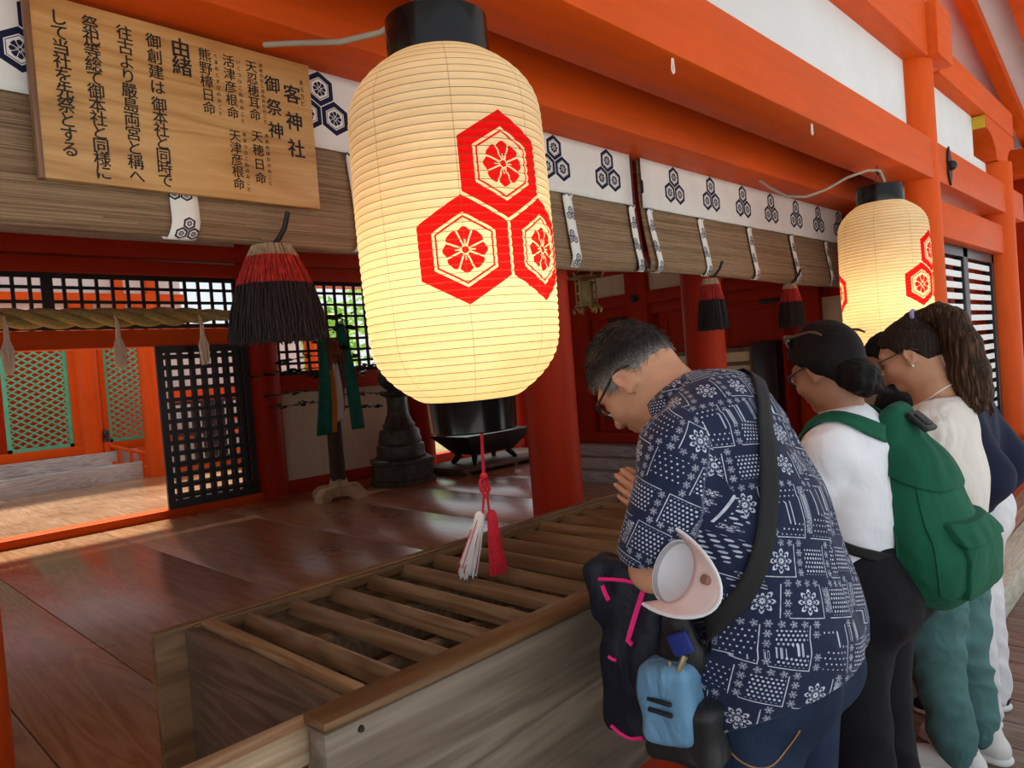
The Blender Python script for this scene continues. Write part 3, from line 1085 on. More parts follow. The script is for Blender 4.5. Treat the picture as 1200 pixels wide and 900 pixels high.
# ================================================================== paper lanterns
def lantern(loc, yaw, label, tilt=0.0):
    R, H = 0.255, 0.885
    NR = 46
    t = thing('paper_lantern', label, 'lantern', loc, (0, 0, 0))
    rx = Matrix.Rotation(tilt, 4, Vector((_r.x, _r.y, 0))) if False else None
    # paper body: 46 ribs
    M = Mat('lit_lantern_paper')
    X, Y, Z = M.xyz(M.coord('Object'))
    ang = Y.atan2(X)
    u0 = ang - yaw
    u0 = (u0+PI).mod(2*PI)-PI
    half = ((u0+PI/2).mod(PI)-PI/2)*R*1.0            # the crest repeats on the opposite side
    ink = crest(M, half, Z-0.425, 0.1095)
    seam = ((ang/(PI/4)+0.35).fract()-0.5).abs() < 0.006
    ribz = ((Z*(NR/H)).fract()-0.5).abs()
    line = (ribz > 0.455)
    n = M.noise(M.coord('Object', (1, 1, 3)), 9, 5, 0.6)
    pap = M.ramp(n, [(0.3, (0.84, 0.71, 0.47)), (0.7, (0.92, 0.81, 0.58))])
    colr = M.mix(ink, pap, (0.80, 0.010, 0.012))
    colr = M.mix((line*0.85).max(seam*0.4), colr, (0.10, 0.07, 0.03))
    nt = M.nt
    nt.nodes.remove(M.b)
    d = M.n('ShaderNodeBsdfDiffuse'); tr = M.n('ShaderNodeBsdfTranslucent'); mx = M.n('ShaderNodeMixShader')
    M.link(colr, d.inputs[0]); M.link(colr, tr.inputs[0])
    mx.inputs[0].default_value = 0.55
    M.link(d.outputs[0], mx.inputs[1]); M.link(tr.outputs[0], mx.inputs[2])
    M.link(mx.outputs[0], M.out.inputs[0])
    prof = []
    SUB = 4
    for i in range(NR*SUB+1):
        s = i/(NR*SUB)
        z = H*s
        # superellipse-like barrel: flat sides, rounded shoulders
        q = abs(2*s-1)
        r = R*(1-0.055*q*q)*(1-max(0, (q-0.60)/0.40)**2.6*0.47)
        fr = (i % SUB)/SUB
        r += 0.0026*(math.sin(PI*fr) if i % SUB else -0.3)
        prof.append((r, z))
    bm = B()
    lathe(bm, prof, 72, close=False)
    obj('paper_body', bm, M.m, t, angle=180)
    bm = B()
    rt = prof[-1][0]
    lathe(bm, [(rt-0.012, H-0.015), (rt+0.002, H-0.012), (rt+0.006, H), (rt+0.006, H+0.100), (rt-0.004, H+0.104), (rt-0.010, H+0.100), (rt-0.014, H+0.05), (rt-0.012, H-0.015)], 56, close=False)
    obj('top_cap', bm, M_lacq, t, label='black lacquer top ring')
    bm = B()
    rb = prof[0][0]
    lathe(bm, [(rb-0.012, 0.012), (rb-0.002, 0.010), (rb-0.006, 0), (rb-0.010, -0.082), (rb-0.014, -0.086), (0.02, -0.086), (0.02, -0.08), (rb-0.02, -0.08), (rb-0.02, 0.0), (rb-0.012, 0.012)], 56, close=False)
    obj('bottom_cap', bm, M_lacq, t, label='black lacquer bottom ring')
    bm = B()
    cyl(bm, (-rt, 0, H+0.10), (rt, 0, H+0.10), 0.006, 0.006, 8)
    tube(bm, [(-rt*0.95, 0, H+0.10), (-0.02, 0, H+0.17), (0, 0, H+0.19), (0.02, 0, H+0.17), (rt*0.95, 0, H+0.10)], 0.0025, 6)
    obj('hanger', bm, M_iron, t)
    bm = B()
    bmesh.ops.create_uvsphere(bm, u_segments=20, v_segments=12, radius=0.032)
    bmesh.ops.translate(bm, verts=bm.verts, vec=(0, 0, 0.30))
    mb = bpy.data.materials.new('glowing_bulb')
    mb.use_nodes = True
    pb = mb.node_tree.nodes['Principled BSDF']
    pb.inputs['Emission Color'].default_value = (1, 0.72, 0.36, 1)
    pb.inputs['Emission Strength'].default_value = 60
    o = obj('bulb', bm, mb, t)
    bm = B()
    cyl(bm, (0, 0, 0.333), (0, 0, 0.39), 0.018, 0.018, 12)
    cyl(bm, (0, 0, 0.39), (0, 0, H+0.10), 0.004, 0.004, 6)
    obj('socket', bm, M_black, t)
    ld = bpy.data.lights.new('bulb_light', 'POINT')
    ld.energy = LAMP_W
    ld.color = (1.0, 0.77, 0.42)
    ld.shadow_soft_size = 0.05
    lo = bpy.data.objects.new('bulb_light', ld)
    COL.objects.link(lo)
    lo.parent = t
    lo.location = (0, 0, 0.30)
    o.visible_shadow = True
    return t
LAMP_W = 6.8
M_lacq = plain('glossy_black_lacquer', (0.006, 0.005, 0.005), 0.16, var=0.1, spec=0.3)
L1 = lantern((1.305, 1.43, 1.425), -PI/2-0.22, 'big cream paper lantern with red hexagon crests hanging in the foreground')
L2 = lantern((4.82, 1.43, 1.435), -PI/2, 'far cream paper lantern with red hexagon crests above the two women')
L1.rotation_euler = (0.012, -0.03, 0)

# red and white tassel under the big lantern
M_rcord = plain('scarlet_cord', (0.62, 0.012, 0.03), 0.75, var=0.2, scale=120)
M_wcord = plain('white_cord', (0.80, 0.76, 0.74), 0.8, var=0.1, scale=120)
tx, ty, tz = 1.335, 1.43, 1.337
ts = thing('tassel', 'red and white silk tassel hanging from the big lantern over the offering box', 'tassel', (tx, ty, tz))
bm = B()
tube(bm, [(0, 0, 0), (-0.004, 0, -0.06), (-0.006, 0, -0.125)], 0.0045, 8)
for s in (-1, 1):
    tube(bm, [(-0.006, 0, -0.125), (-0.006+0.012*s, 0.004, -0.14), (-0.004+0.016*s, 0, -0.165), (-0.006, -0.003, -0.185)], 0.0045, 8)
tube(bm, [(-0.006, 0, -0.12), (-0.010, 0, -0.17), (-0.020, 0, -0.225)], 0.0032, 8)
tube(bm, [(-0.006, 0, -0.12), (0.000, 0, -0.17), (0.004, 0, -0.225)], 0.0032, 8)
bmesh.ops.create_uvsphere(bm, u_segments=14, v_segments=8, radius=0.011, matrix=Matrix.Translation((-0.006, 0, -0.128)))
obj('cord', bm, M_rcord, ts)
def fringe(bm, c, top_r, bot_r, z0, z1, n, rnd, th=0.0016, lean=(0, 0)):
    for i in range(n):
        a = rnd.uniform(0, 2*PI)
        q = math.sqrt(rnd.random())
        x0, y0 = c[0]+top_r*q*math.cos(a), c[1]+top_r*q*math.sin(a)
        x1, y1 = c[0]+bot_r*q*math.cos(a)+lean[0]+rnd.gauss(0, bot_r*0.08), c[1]+bot_r*q*math.sin(a)+lean[1]+rnd.gauss(0, bot_r*0.08)
        zz = z1+rnd.uniform(-0.012, 0.010)*abs(z1-z0)/0.12
        mx_, my_ = x0+(x1-x0)*0.5+rnd.gauss(0, th), y0+(y1-y0)*0.5+rnd.gauss(0, th)
        tube(bm, [(x0, y0, z0), (mx_, my_, (z0+zz)/2), (x1, y1, zz)], th, 4)
rnd = random.Random(3)
def tassel_head(name, mat, c, lean, lab):
    bm = B()
    tube(bm, [(c[0], c[1], -0.222), (c[0]+lean[0]*0.05, c[1], -0.232), (c[0]+lean[0]*0.3, c[1]+lean[1]*0.3, -0.28), (c[0]+lean[0], c[1]+lean[1], -0.365)], [0.008, 0.0135, 0.0145, 0.019], 14)
    fringe(bm, c, 0.012, 0.024, -0.232, -0.385, 130, rnd, 0.0017, lean)
    return obj(name, bm, mat, ts, label=lab)
tassel_head('red_fringe', M_rcord, (0.006, -0.006), (0.002, -0.004), 'scarlet fringe')
tassel_head('white_fringe', M_wcord, (-0.020, 0.012), (-0.034, 0.034), 'white fringe')
bm = B()
fringe(bm, (-0.020, 0.012), 0.0135, 0.028, -0.232, -0.375, 26, rnd, 0.0015, (-0.034, 0.034))
obj('pink_threads', bm, M_rcord, ts)

# lamp cables and the little hooks
M_cable = plain('grey_beige_cable', (0.40, 0.36, 0.28), 0.6, var=0.05)
bm = B()
tube(bm, [(1.10, 1.99, 2.515), (1.14, 1.88, 2.49), (1.18, 1.72, 2.445), (1.22, 1.58, 2.43), (1.27, 1.50, 2.475), (1.30, 1.46, 2.52), (1.33, 1.43, 2.53), (1.335, 1.43, 2.49), (1.33, 1.43, 2.40)], 0.0085, 10)
single('lamp_cable', bm, M_cable, 'grey cable looping from behind the sign up to the big lantern', 'cable', loc=(1.10, 1.9, 2.5))
bm = B()
tube(bm, [(4.45, 2.02, 2.555), (4.44, 1.95, 2.49), (4.47, 1.86, 2.42), (4.52, 1.76, 2.40), (4.58, 1.66, 2.43), (4.66, 1.56, 2.49), (4.75, 1.47, 2.525), (4.82, 1.42, 2.52), (4.86, 1.41, 2.46), (4.86, 1.42, 2.40)], 0.0085, 10)
single('lamp_cable', bm, M_cable, 'grey cable arching down to the far lantern', 'cable', loc=(4.45, 2.0, 2.5))
def hook(x, y, label):
    bm = B()
    tube(bm, [(x, y, 2.552), (x, y, 2.525), (x+0.012, y, 2.505), (x, y, 2.492), (x-0.012, y, 2.505), (x-0.006, y, 2.518)], 0.003, 8)
    return single('ceiling_hook', bm, M_iron, label, 'hook', loc=(x, y, 2.55))
hook(1.305, 1.43, 'black iron hook the big lantern hangs from')
hook(4.80, 1.43, 'black iron hook the far lantern hangs from')
def loop(x, y, label):
    bm = B()
    tube(bm, [(x-0.003, y, 2.552), (x-0.008, y, 2.52), (x-0.008, y, 2.505), (x, y, 2.497), (x+0.007, y, 2.505), (x+0.007, y, 2.52), (x+0.003, y, 2.552)], 0.0034, 6)
    return single('cord_loop', bm, M_wcord, label, 'loop', loc=(x, y, 2.55))
loop(2.32, 1.34, 'small white cord loop under the eave beam, nearer the big lantern')
loop(3.57, 1.34, 'small white cord loop under the eave beam, nearer the far lantern')

# ================================================================== dark fringe tassels under the blinds
M_fdark = plain('dark_purple_fringe', (0.022, 0.012, 0.014), 0.7, var=0.6, scale=60)
M_fred = plain('red_fringe_band', (0.42, 0.022, 0.014), 0.7, var=0.4, scale=60)
M_ftan = plain('straw_binding', (0.42, 0.30, 0.18), 0.85, var=0.3, scale=60)
def blind_tassel(x, y, z, rtop, rbot, L, label, n=420, seed=1):
    t = thing('fringe_tassel', label, 'tassel', (x, y, z))
    r = random.Random(seed)
    L3 = [(0.0, 0.12), (0.12, 0.42), (0.42, 1.0)]
    mats = [M_ftan, M_fred, M_fdark]
    names = ['binding', 'red_band', 'dark_fringe']
    def rad(s): return rtop+(rbot-rtop)*(1-(1-s)**1.8)
    for (s0, s1), m_, nm in zip(L3, mats, names):
        bm = B()
        K = 9
        # core
        tube(bm, [(0, 0, -L*(s0+(s1-s0)*i/4)) for i in range(5)], [rad(s0+(s1-s0)*i/4)*0.86 for i in range(5)], 20)
        for i in range(n):
            a = r.uniform(0, 2*PI)
            q = 0.80+0.24*r.random()
            pts = []
            jj = r.gauss(0, 0.10)
            e1 = s1 if s1 < 1 else 1+r.uniform(-0.05, 0.03)
            for k in range(3):
                s = s0+(e1-s0)*k/2
                aa = a+jj*k/2*s
                rr_ = rad(min(1, s))*q*(1+r.gauss(0, 0.025)*s)
                pts.append((rr_*math.cos(aa), rr_*math.sin(aa), -L*s))
            tube(bm, pts, 0.0017, 4, cap=False)
        obj(nm, bm, m_, t, angle=180)
    bm = B()
    tube(bm, [(0.0, -0.01, 0.0), (0.012, -0.03, 0.02), (0.02, -0.055, 0.05), (0.024, -0.075, 0.095)], 0.008, 8)
    obj('hook_cord', bm, M_iron, t)
    return t
blind_tassel(1.125, 2.10, 1.935, 0.058, 0.145, 0.295, 'big dark tassel with a red band hanging under the sign', 700, 1)
blind_tassel(3.90, 2.11, 1.925, 0.040, 0.088, 0.300, 'dark tassel with a red band in front of the middle pillar', 300, 2)
blind_tassel(5.02, 2.11, 1.925, 0.040, 0.088, 0.300, 'dark tassel with a red band left of the far lantern', 300, 3)

# ================================================================== straw rope with hemp tassels
M_straw = Mat('twisted_rice_straw')
_n1 = M_straw.noise(M_straw.coord('Object', (6, 40, 40), (0, 0.5, 0)), 3, 4)
M_straw.set(M_straw.ramp(_n1, [(0.3, (0.24, 0.19, 0.05)), (0.5, (0.42, 0.34, 0.11)), (0.75, (0.58, 0.49, 0.2))]), rough=0.85)
M_straw.bump(_n1, 0.5, 0.01)
rp = thing('straw_rope', 'thick twisted straw rope strung under the black transom lattice', 'rope', (2.2, 7.80, 2.29))
for k in range(3):
    bm = B()
    pts, rd = [], []
    for i in range(170):
        x = -0.8+i/169*4.55
        a = x*2*PI/0.80+k*2*PI/3
        s = 1.0 if x < 3.0 else max(0.45, 1-(x-3.0)*0.72)
        pts.append((x, 7.78+0.052*s*math.cos(a), 2.285+0.03*((x-1.4)/2.2)**2+0.052*s*math.sin(a)))
        rd.append(0.049*s)
    tube(bm, pts, rd, 12)
    obj('strand', bm, M_straw.m, rp, world=True, angle=180)
M_hemp = plain('pale_hemp', (0.85, 0.78, 0.62), 0.85, var=0.15, scale=60)
def hemp(x, label, seed):
    r = random.Random(seed)
    t = thing('hemp_tassel', label, 'tassel', (x, 7.64, 2.20), group=None)
    bm = B()
    tube(bm, [(0, 0.06, 0.10), (0, 0.02, 0.06), (0, 0, 0.0), (0.0, 0, -0.14)], [0.012, 0.014, 0.02, 0.026], 10)
    obj('cord', bm, M_hemp, t)
    bm = B()
    for i in range(44):
        a = r.uniform(0, 2*PI)
        q = r.uniform(0.3, 1)
        z1 = -0.40+r.uniform(-0.03, 0.05)
        tube(bm, [(0.018*math.cos(a), 0.018*math.sin(a), -0.12), (0.052*q*math.cos(a), 0.052*q*math.sin(a), -0.22), (0.045*q*math.cos(a+0.3), 0.045*q*math.sin(a+0.3), z1)], [0.006, 0.010, 0.006], 5)
    obj('strands', bm, M_hemp, t)
hemp(1.49, 'pale hemp tassel at the far left end of the straw rope', 1)
hemp(2.40, 'middle of the three pale hemp tassels on the straw rope', 2)
hemp(3.22, 'pale hemp tassel in front of the sliding black lattice door', 3)

# ================================================================== sacred branch stand with green brocade
sk = thing('branch_stand', 'leafy branch on a dark post with green brocade streamers and a wooden cross foot', 'branch stand', (4.31, 7.0, 0.2))
M_oak = wood('pale_stand_wood', (0.30, 0.21, 0.10), (0.42, 0.31, 0.16), (0.53, 0.42, 0.25), axis=0, scale=2)
bm = B()
for ang in (18, 108):
    prof = [(-0.34, 0), (-0.34, 0.07), (-0.26, 0.13), (-0.10, 0.13), (-0.07, 0.22), (0.07, 0.22), (0.10, 0.13), (0.26, 0.13), (0.34, 0.07), (0.34, 0), (0.22, 0), (0.18, 0.03), (-0.18, 0.03), (-0.22, 0)]
    b2 = B()
    prism(b2, prof, 'y', -0.055, 0.055)
    bmesh.ops.rotate(b2, cent=(0, 0, 0), matrix=rotm('Z', ang), verts=b2.verts)
    me_ = bpy.data.meshes.new('tmp')
    b2.to_mesh(me_); b2.free()
    bm.from_mesh(me_); bpy.data.meshes.remove(me_)
obj('cross_foot', bm, M_oak, sk, smooth=False)
bm = B()
cyl(bm, (0, 0, 0.20), (0, 0, 0.95), 0.085, 0.08, 16)
obj('post', bm, plain('dark_bark_post', (0.035, 0.022, 0.014), 0.7, var=0.3, scale=20), sk)
bm = B()
tube(bm, [(0, 0, 0.9), (0.02, 0, 1.3), (-0.02, 0.01, 1.7), (0.03, 0, 2.1)], [0.03, 0.024, 0.018, 0.006], 8)
rs2 = random.Random(9)
LV, LF = [], []
for i in range(16):
    z = 1.0+i*0.065
    a = i*2.4
    if i < 8: a = (PI if i % 2 else 0.0)+rs2.uniform(-0.5, 0.5)
    L = rs2.uniform(0.45, 0.85) if i < 10 else rs2.uniform(0.2, 0.4)
    d = Vector((math.cos(a), math.sin(a), rs2.uniform(-0.12, 0.15)))
    pts = [Vector((0, 0, z)), Vector((0, 0, z))+d*L*0.5+Vector((0, 0, 0.03)), Vector((0, 0, z))+d*L]
    tube(bm, pts, [0.008, 0.006, 0.003], 5)
    for j in range(15):
        s = 0.3+0.7*j/14
        p = pts[0].lerp(pts[2], s)+Vector((0, 0, 0.02))
        la = a+rs2.uniform(-1.3, 1.3)
        ld = Vector((math.cos(la), math.sin(la), rs2.uniform(-0.4, 0.4))).normalized()
        sd = ld.cross(Vector((rs2.uniform(-1.2, 1.2), rs2.uniform(-1.2, 1.2), 1))).normalized()
        ll, lw = rs2.uniform(0.08, 0.115), rs2.uniform(0.018, 0.027)
        k = len(LV)
        LV += [p, p+ld*ll*0.3+sd*lw, p+ld*ll*0.7+sd*lw*0.8, p+ld*ll, p+ld*ll*0.7-sd*lw*0.8, p+ld*ll*0.3-sd*lw]
        LF.append(tuple(range(k, k+6)))
obj('branches', bm, M_bark, sk)
obj('leaves', (LV, LF), plain('glossy_dark_leaves', (0.02, 0.055, 0.02), 0.25, var=0.3, spec=0.6), sk, smooth=False)
M_broc = cloth('green_brocade', (0.012, 0.12, 0.085), 0.6, var=0.3, fold=0.3, fscale=12)
def streamer(x0, x1, y, z0, z1, wd, mat, lab, ph):
    rows = []
    for i in range(15):
        s = i/14
        cx = x0+(x1-x0)*s
        rows.append([(cx+u*wd*(0.6+0.4*s), y-0.03*math.sin(s*PI)-0.02*u*u+0.012*math.sin(3*s+u*2+ph), z0+(z1-z0)*s) for u in (-1, -0.5, 0, 0.5, 1)])
    o = obj('streamer', strip(B(), rows), mat, sk, label=lab, angle=180)
    solid(o, 0.012)
streamer(-0.12, -0.20, -0.10, 1.88, 0.72, 0.085, M_broc, 'green brocade streamer', 0)
streamer(0.10, 0.24, -0.10, 1.92, 0.74, 0.085, M_broc, 'green brocade streamer', 2)
streamer(0.0, 0.0, -0.11, 1.5, 0.85, 0.05, cloth('white_silk', (0.55, 0.48, 0.42), 0.6), 'white streamer', 1)
streamer(-0.06, -0.08, -0.12, 1.5, 0.74, 0.025, cloth('orange_silk', (0.45, 0.16, 0.03), 0.6), 'orange streamer', 1)
streamer(0.05, 0.05, -0.12, 1.5, 0.95, 0.02, cloth('purple_silk', (0.10, 0.02, 0.06), 0.6), 'purple streamer', 3)
bm = B()
for i in range(60):
    a = rs2.uniform(0, 2*PI); b = rs2.uniform(-1, 1)
    p = Vector((0.10*math.cos(a), -0.10+0.06*math.sin(a), 1.62+0.13*b))
    tube(bm, [p, p+Vector((rs2.uniform(-0.04, 0.04), rs2.uniform(-0.04, 0.02), -0.08))], 0.012, 5)
tube(bm, [(0, -0.08, 1.76), (0, -0.09, 1.62), (0, -0.08, 1.48)], [0.06, 0.11, 0.05], 12)
obj('knot', bm, plain('rust_cord_knot', (0.16, 0.05, 0.02), 0.8, var=0.4, scale=40), sk)

# ================================================================== bronze pedestal lantern
M_bronze = plain('old_green_bronze', (0.065, 0.068, 0.052), 0.5, metal=0.35, var=0.35, scale=14, bump=0.3)
pl = thing('bronze_lantern', 'dark bronze pedestal lantern by the rear wall, left of the big lantern bottom', 'lantern', (5.30, 7.15, 0.2))
bm = B()
lathe(bm, [(0.43, 0), (0.43, 0.05), (0.40, 0.06), (0.40, 0.24), (0.42, 0.25), (0.42, 0.29), (0.33, 0.31)], 6)
obj('hexagonal_base', bm, M_bronze, pl, smooth=False)
bm = B()
lathe(bm, [(0.30, 0.29), (0.31, 0.33), (0.29, 0.36), (0.29, 0.46), (0.26, 0.48), (0.265, 0.52), (0.25, 0.56), (0.24, 0.64), (0.19, 0.67), (0.20, 0.70), (0.17, 0.74), (0.13, 0.84), (0.12, 0.95), (0.125, 1.04), (0.20, 1.08), (0.21, 1.12), (0.12, 1.14)], 28)
obj('pedestal', bm, M_bronze, pl)
bm = B()
lathe(bm, [(0.11, 1.13), (0.19, 1.20), (0.215, 1.28), (0.20, 1.37), (0.14, 1.44), (0.10, 1.46), (0.17, 1.50), (0.10, 1.56), (0.05, 1.60), (0.06, 1.64), (0.0, 1.72)], 28)
obj('fire_box', bm, M_bronze, pl)

# dark flared stand and low bench at the rear wall
st = thing('lacquer_stand', 'dark flared lacquer tray stand seen under the big lantern at the rear wall', 'stand', (6.55, 7.0, 0.2))
bm = B()
A = [(-0.36, -0.2, 0.24), (0.36, -0.2, 0.24), (0.36, 0.2, 0.24), (-0.36, 0.2, 0.24)]
Bq = [(-0.62, -0.36, 0.50), (0.62, -0.36, 0.50), (0.62, 0.36, 0.50), (-0.62, 0.36, 0.50)]
va = [bm.verts.new(p) for p in A]; vb = [bm.verts.new(p) for p in Bq]
vc = [bm.verts.new((p[0]*0.92, p[1]*0.9, 0.47)) for p in Bq]
bm.faces.new(va)
for i in range(4):
    bm.faces.new((va[i], vb[i], vb[(i+1) % 4], va[(i+1) % 4]))
    bm.faces.new((vb[i], vc[i], vc[(i+1) % 4], vb[(i+1) % 4]))
bm.faces.new(vc)
obj('flared_tray', bm, M_black, st, smooth=False)
bm = B()
bm.free()
for sx in (-1, 1):
    for sy in (-1, 1):
        bm = B()
        tube(bm, [(sx*0.30, sy*0.14, 0.245), (sx*0.34, sy*0.18, 0.18), (sx*0.38, sy*0.22, 0.12)], [0.05, 0.04, 0.03], 8)
        obj('leg', bm, M_black, st)
st.location.z = 0.172
bn = thing('low_bench', 'low brown wooden platform along the rear wall under the dark stand', 'bench', (6.6, 7.1, 0.2))
bm = B()
box(bm, -0.78, 1.1, -0.50, 0.36, 0.045, 0.09, 0.006)
obj('top_board', bm, M_boxdark, bn)
for x_ in (-0.7, 0.15, 1.0):
    bm = B()
    box(bm, x_-0.03, x_+0.03, -0.48, 0.34, 0.0, 0.045)
    obj('bearer', bm, M_boxdark, bn)

# ================================================================== hanging gilt lantern and shoji screen on the right
M_gilt = plain('old_gilt_bronze', (0.34, 0.27, 0.10), 0.42, metal=0.6, var=0.3, scale=20)
gl = thing('hanging_lantern', 'small gilt bronze lantern hanging beside the pillar behind the bowing man', 'lantern', (4.50, 3.5, 1.87))
bm = B()
lathe(bm, [(0.055, 0.07), (0.055, 0.25)], 6)
for k in range(6):
    a = k*PI/3
    tube(bm, [(0.078*math.cos(a), 0.078*math.sin(a), 0.06), (0.078*math.cos(a), 0.078*math.sin(a), 0.26)], 0.008, 6)
for z in (0.09, 0.16, 0.235):
    lathe(bm, [(0.072, z-0.006), (0.082, z-0.006), (0.082, z+0.006), (0.072, z+0.006)], 6)
obj('hexagonal_body', bm, M_gilt, gl, smooth=False)
bm = B()
lathe(bm, [(0.06, 0.05), (0.10, 0.055), (0.10, 0.065), (0.06, 0.072)], 6)
for k in range(6):
    a = k*PI/3
    tube(bm, [(0.07*math.cos(a), 0.07*math.sin(a), 0.055), (0.11*math.cos(a), 0.11*math.sin(a), 0.03), (0.10*math.cos(a), 0.10*math.sin(a), 0.0)], [0.018, 0.014, 0.008], 6)
obj('footed_tray', bm, M_gilt, gl)
bm = B()
lathe(bm, [(0.135, 0.275), (0.13, 0.29), (0.08, 0.31), (0.035, 0.35), (0.02, 0.38), (0.0, 0.40)], 6)
for k in range(6):
    a = k*PI/3
    tube(bm, [(0.09*math.cos(a), 0.09*math.sin(a), 0.30), (0.13*math.cos(a), 0.13*math.sin(a), 0.285), (0.15*math.cos(a), 0.15*math.sin(a), 0.315)], [0.016, 0.013, 0.006], 6)
obj('roof', bm, M_gilt, gl)
bm = B()
tube(bm, [(0, 0, 0.39), (0, 0, 1.88)], 0.005, 6)
obj('chain', bm, M_iron, gl)

M_paper = plain('cream_shoji_paper', (0.66, 0.58, 0.36), 0.8, var=0.04)
ss = thing('shoji_screen', 'low shoji screen with brown frame and cream paper behind the middle pillar', 'screen', (6.10, 3.65, 0.56))
ss.location = (6.48, 3.62, 0.56)
def brown(): return wood('dark_screen_frame', (0.09, 0.06, 0.02), (0.14, 0.10, 0.04), (0.2, 0.15, 0.07), axis=2)
M_fr = brown()
bm = B()
for y in (-0.50, -0.18, 0.14, 0.46):
    box(bm, -0.02, 0.02, y-0.025, y+0.025, 0, 0.96)
for z in (0.03, 0.24, 0.45, 0.66, 0.80, 0.93):
    box(bm, -0.018, 0.018, -0.5, 0.46, z-0.02, z+0.02)
obj('frame', bm, M_fr, ss, smooth=False)
bm = B()
box(bm, -0.004, 0.004, -0.49, 0.45, 0.03, 0.93)
obj('paper', bm, M_paper, ss, smooth=False)
bm = B()
box(bm, 6.40, 6.56, 2.86, 3.08, 0.56, 1.55, 0.006)
single('dark_opening_block', bm, M_black, 'narrow black block standing for the dark opening right of the shoji screen', 'dark opening', loc=(6.48, 2.97, 0.56))  # solid black block put in place of a dark opening
# ================================================================== signed-distance modelling for figures and cloth
F32 = np.float32
def f_cone(a, b, ra, rb, flat=None):
    a = np.array(a, float); b = np.array(b, float)
    fu, fs = (np.array(flat[0], float), flat[1]) if flat else (None, 1.0)
    if fu is not None: fu = fu/np.linalg.norm(fu)
    def f(X, Y, Z):
        px, py, pz = X-a[0], Y-a[1], Z-a[2]
        d = b-a
        L2 = max(1e-9, float(d@d))
        h = np.clip((px*d[0]+py*d[1]+pz*d[2])/L2, 0, 1)
        qx, qy, qz = px-h*d[0], py-h*d[1], pz-h*d[2]
        if fu is not None:
            t = (qx*fu[0]+qy*fu[1]+qz*fu[2])*(1/fs-1)
            qx, qy, qz = qx+t*fu[0], qy+t*fu[1], qz+t*fu[2]
            return (np.sqrt(qx*qx+qy*qy+qz*qz)-(ra+(rb-ra)*h))*min(1.0, (fs+1)/2)
        return np.sqrt(qx*qx+qy*qy+qz*qz)-(ra+(rb-ra)*h)
    r = max(ra, rb)*max(1.0, fs)
    return f, np.minimum(a, b)-r, np.maximum(a, b)+r

def f_ell(c, r, R=None):
    c = np.array(c, float); r = np.array(r, float)
    M = np.eye(3) if R is None else np.array(R, float)      # columns are the ellipsoid's own axes
    def f(X, Y, Z):
        px, py, pz = X-c[0], Y-c[1], Z-c[2]
        u = px*M[0, 0]+py*M[1, 0]+pz*M[2, 0]
        v = px*M[0, 1]+py*M[1, 1]+pz*M[2, 1]
        w_ = px*M[0, 2]+py*M[1, 2]+pz*M[2, 2]
        k0 = np.sqrt((u/r[0])**2+(v/r[1])**2+(w_/r[2])**2)
        k1 = np.sqrt((u/r[0]**2)**2+(v/r[1]**2)**2+(w_/r[2]**2)**2)+1e-9
        return k0*(k0-1)/k1
    e = np.sqrt((M**2)@(r**2))
    return f, c-e, c+e

def f_box(c, h, rad, R=None):
    c = np.array(c, float); h = np.array(h, float)
    M = np.eye(3) if R is None else np.array(R, float)
    def f(X, Y, Z):
        px, py, pz = X-c[0], Y-c[1], Z-c[2]
        q = [np.abs(px*M[0, i]+py*M[1, i]+pz*M[2, i])-(h[i]-rad) for i in range(3)]
        o = np.sqrt(sum(np.maximum(t, 0)**2 for t in q))
        return o+np.minimum(np.maximum(np.maximum(q[0], q[1]), q[2]), 0)-rad
    e = np.abs(M)@h
    return f, c-e, c+e

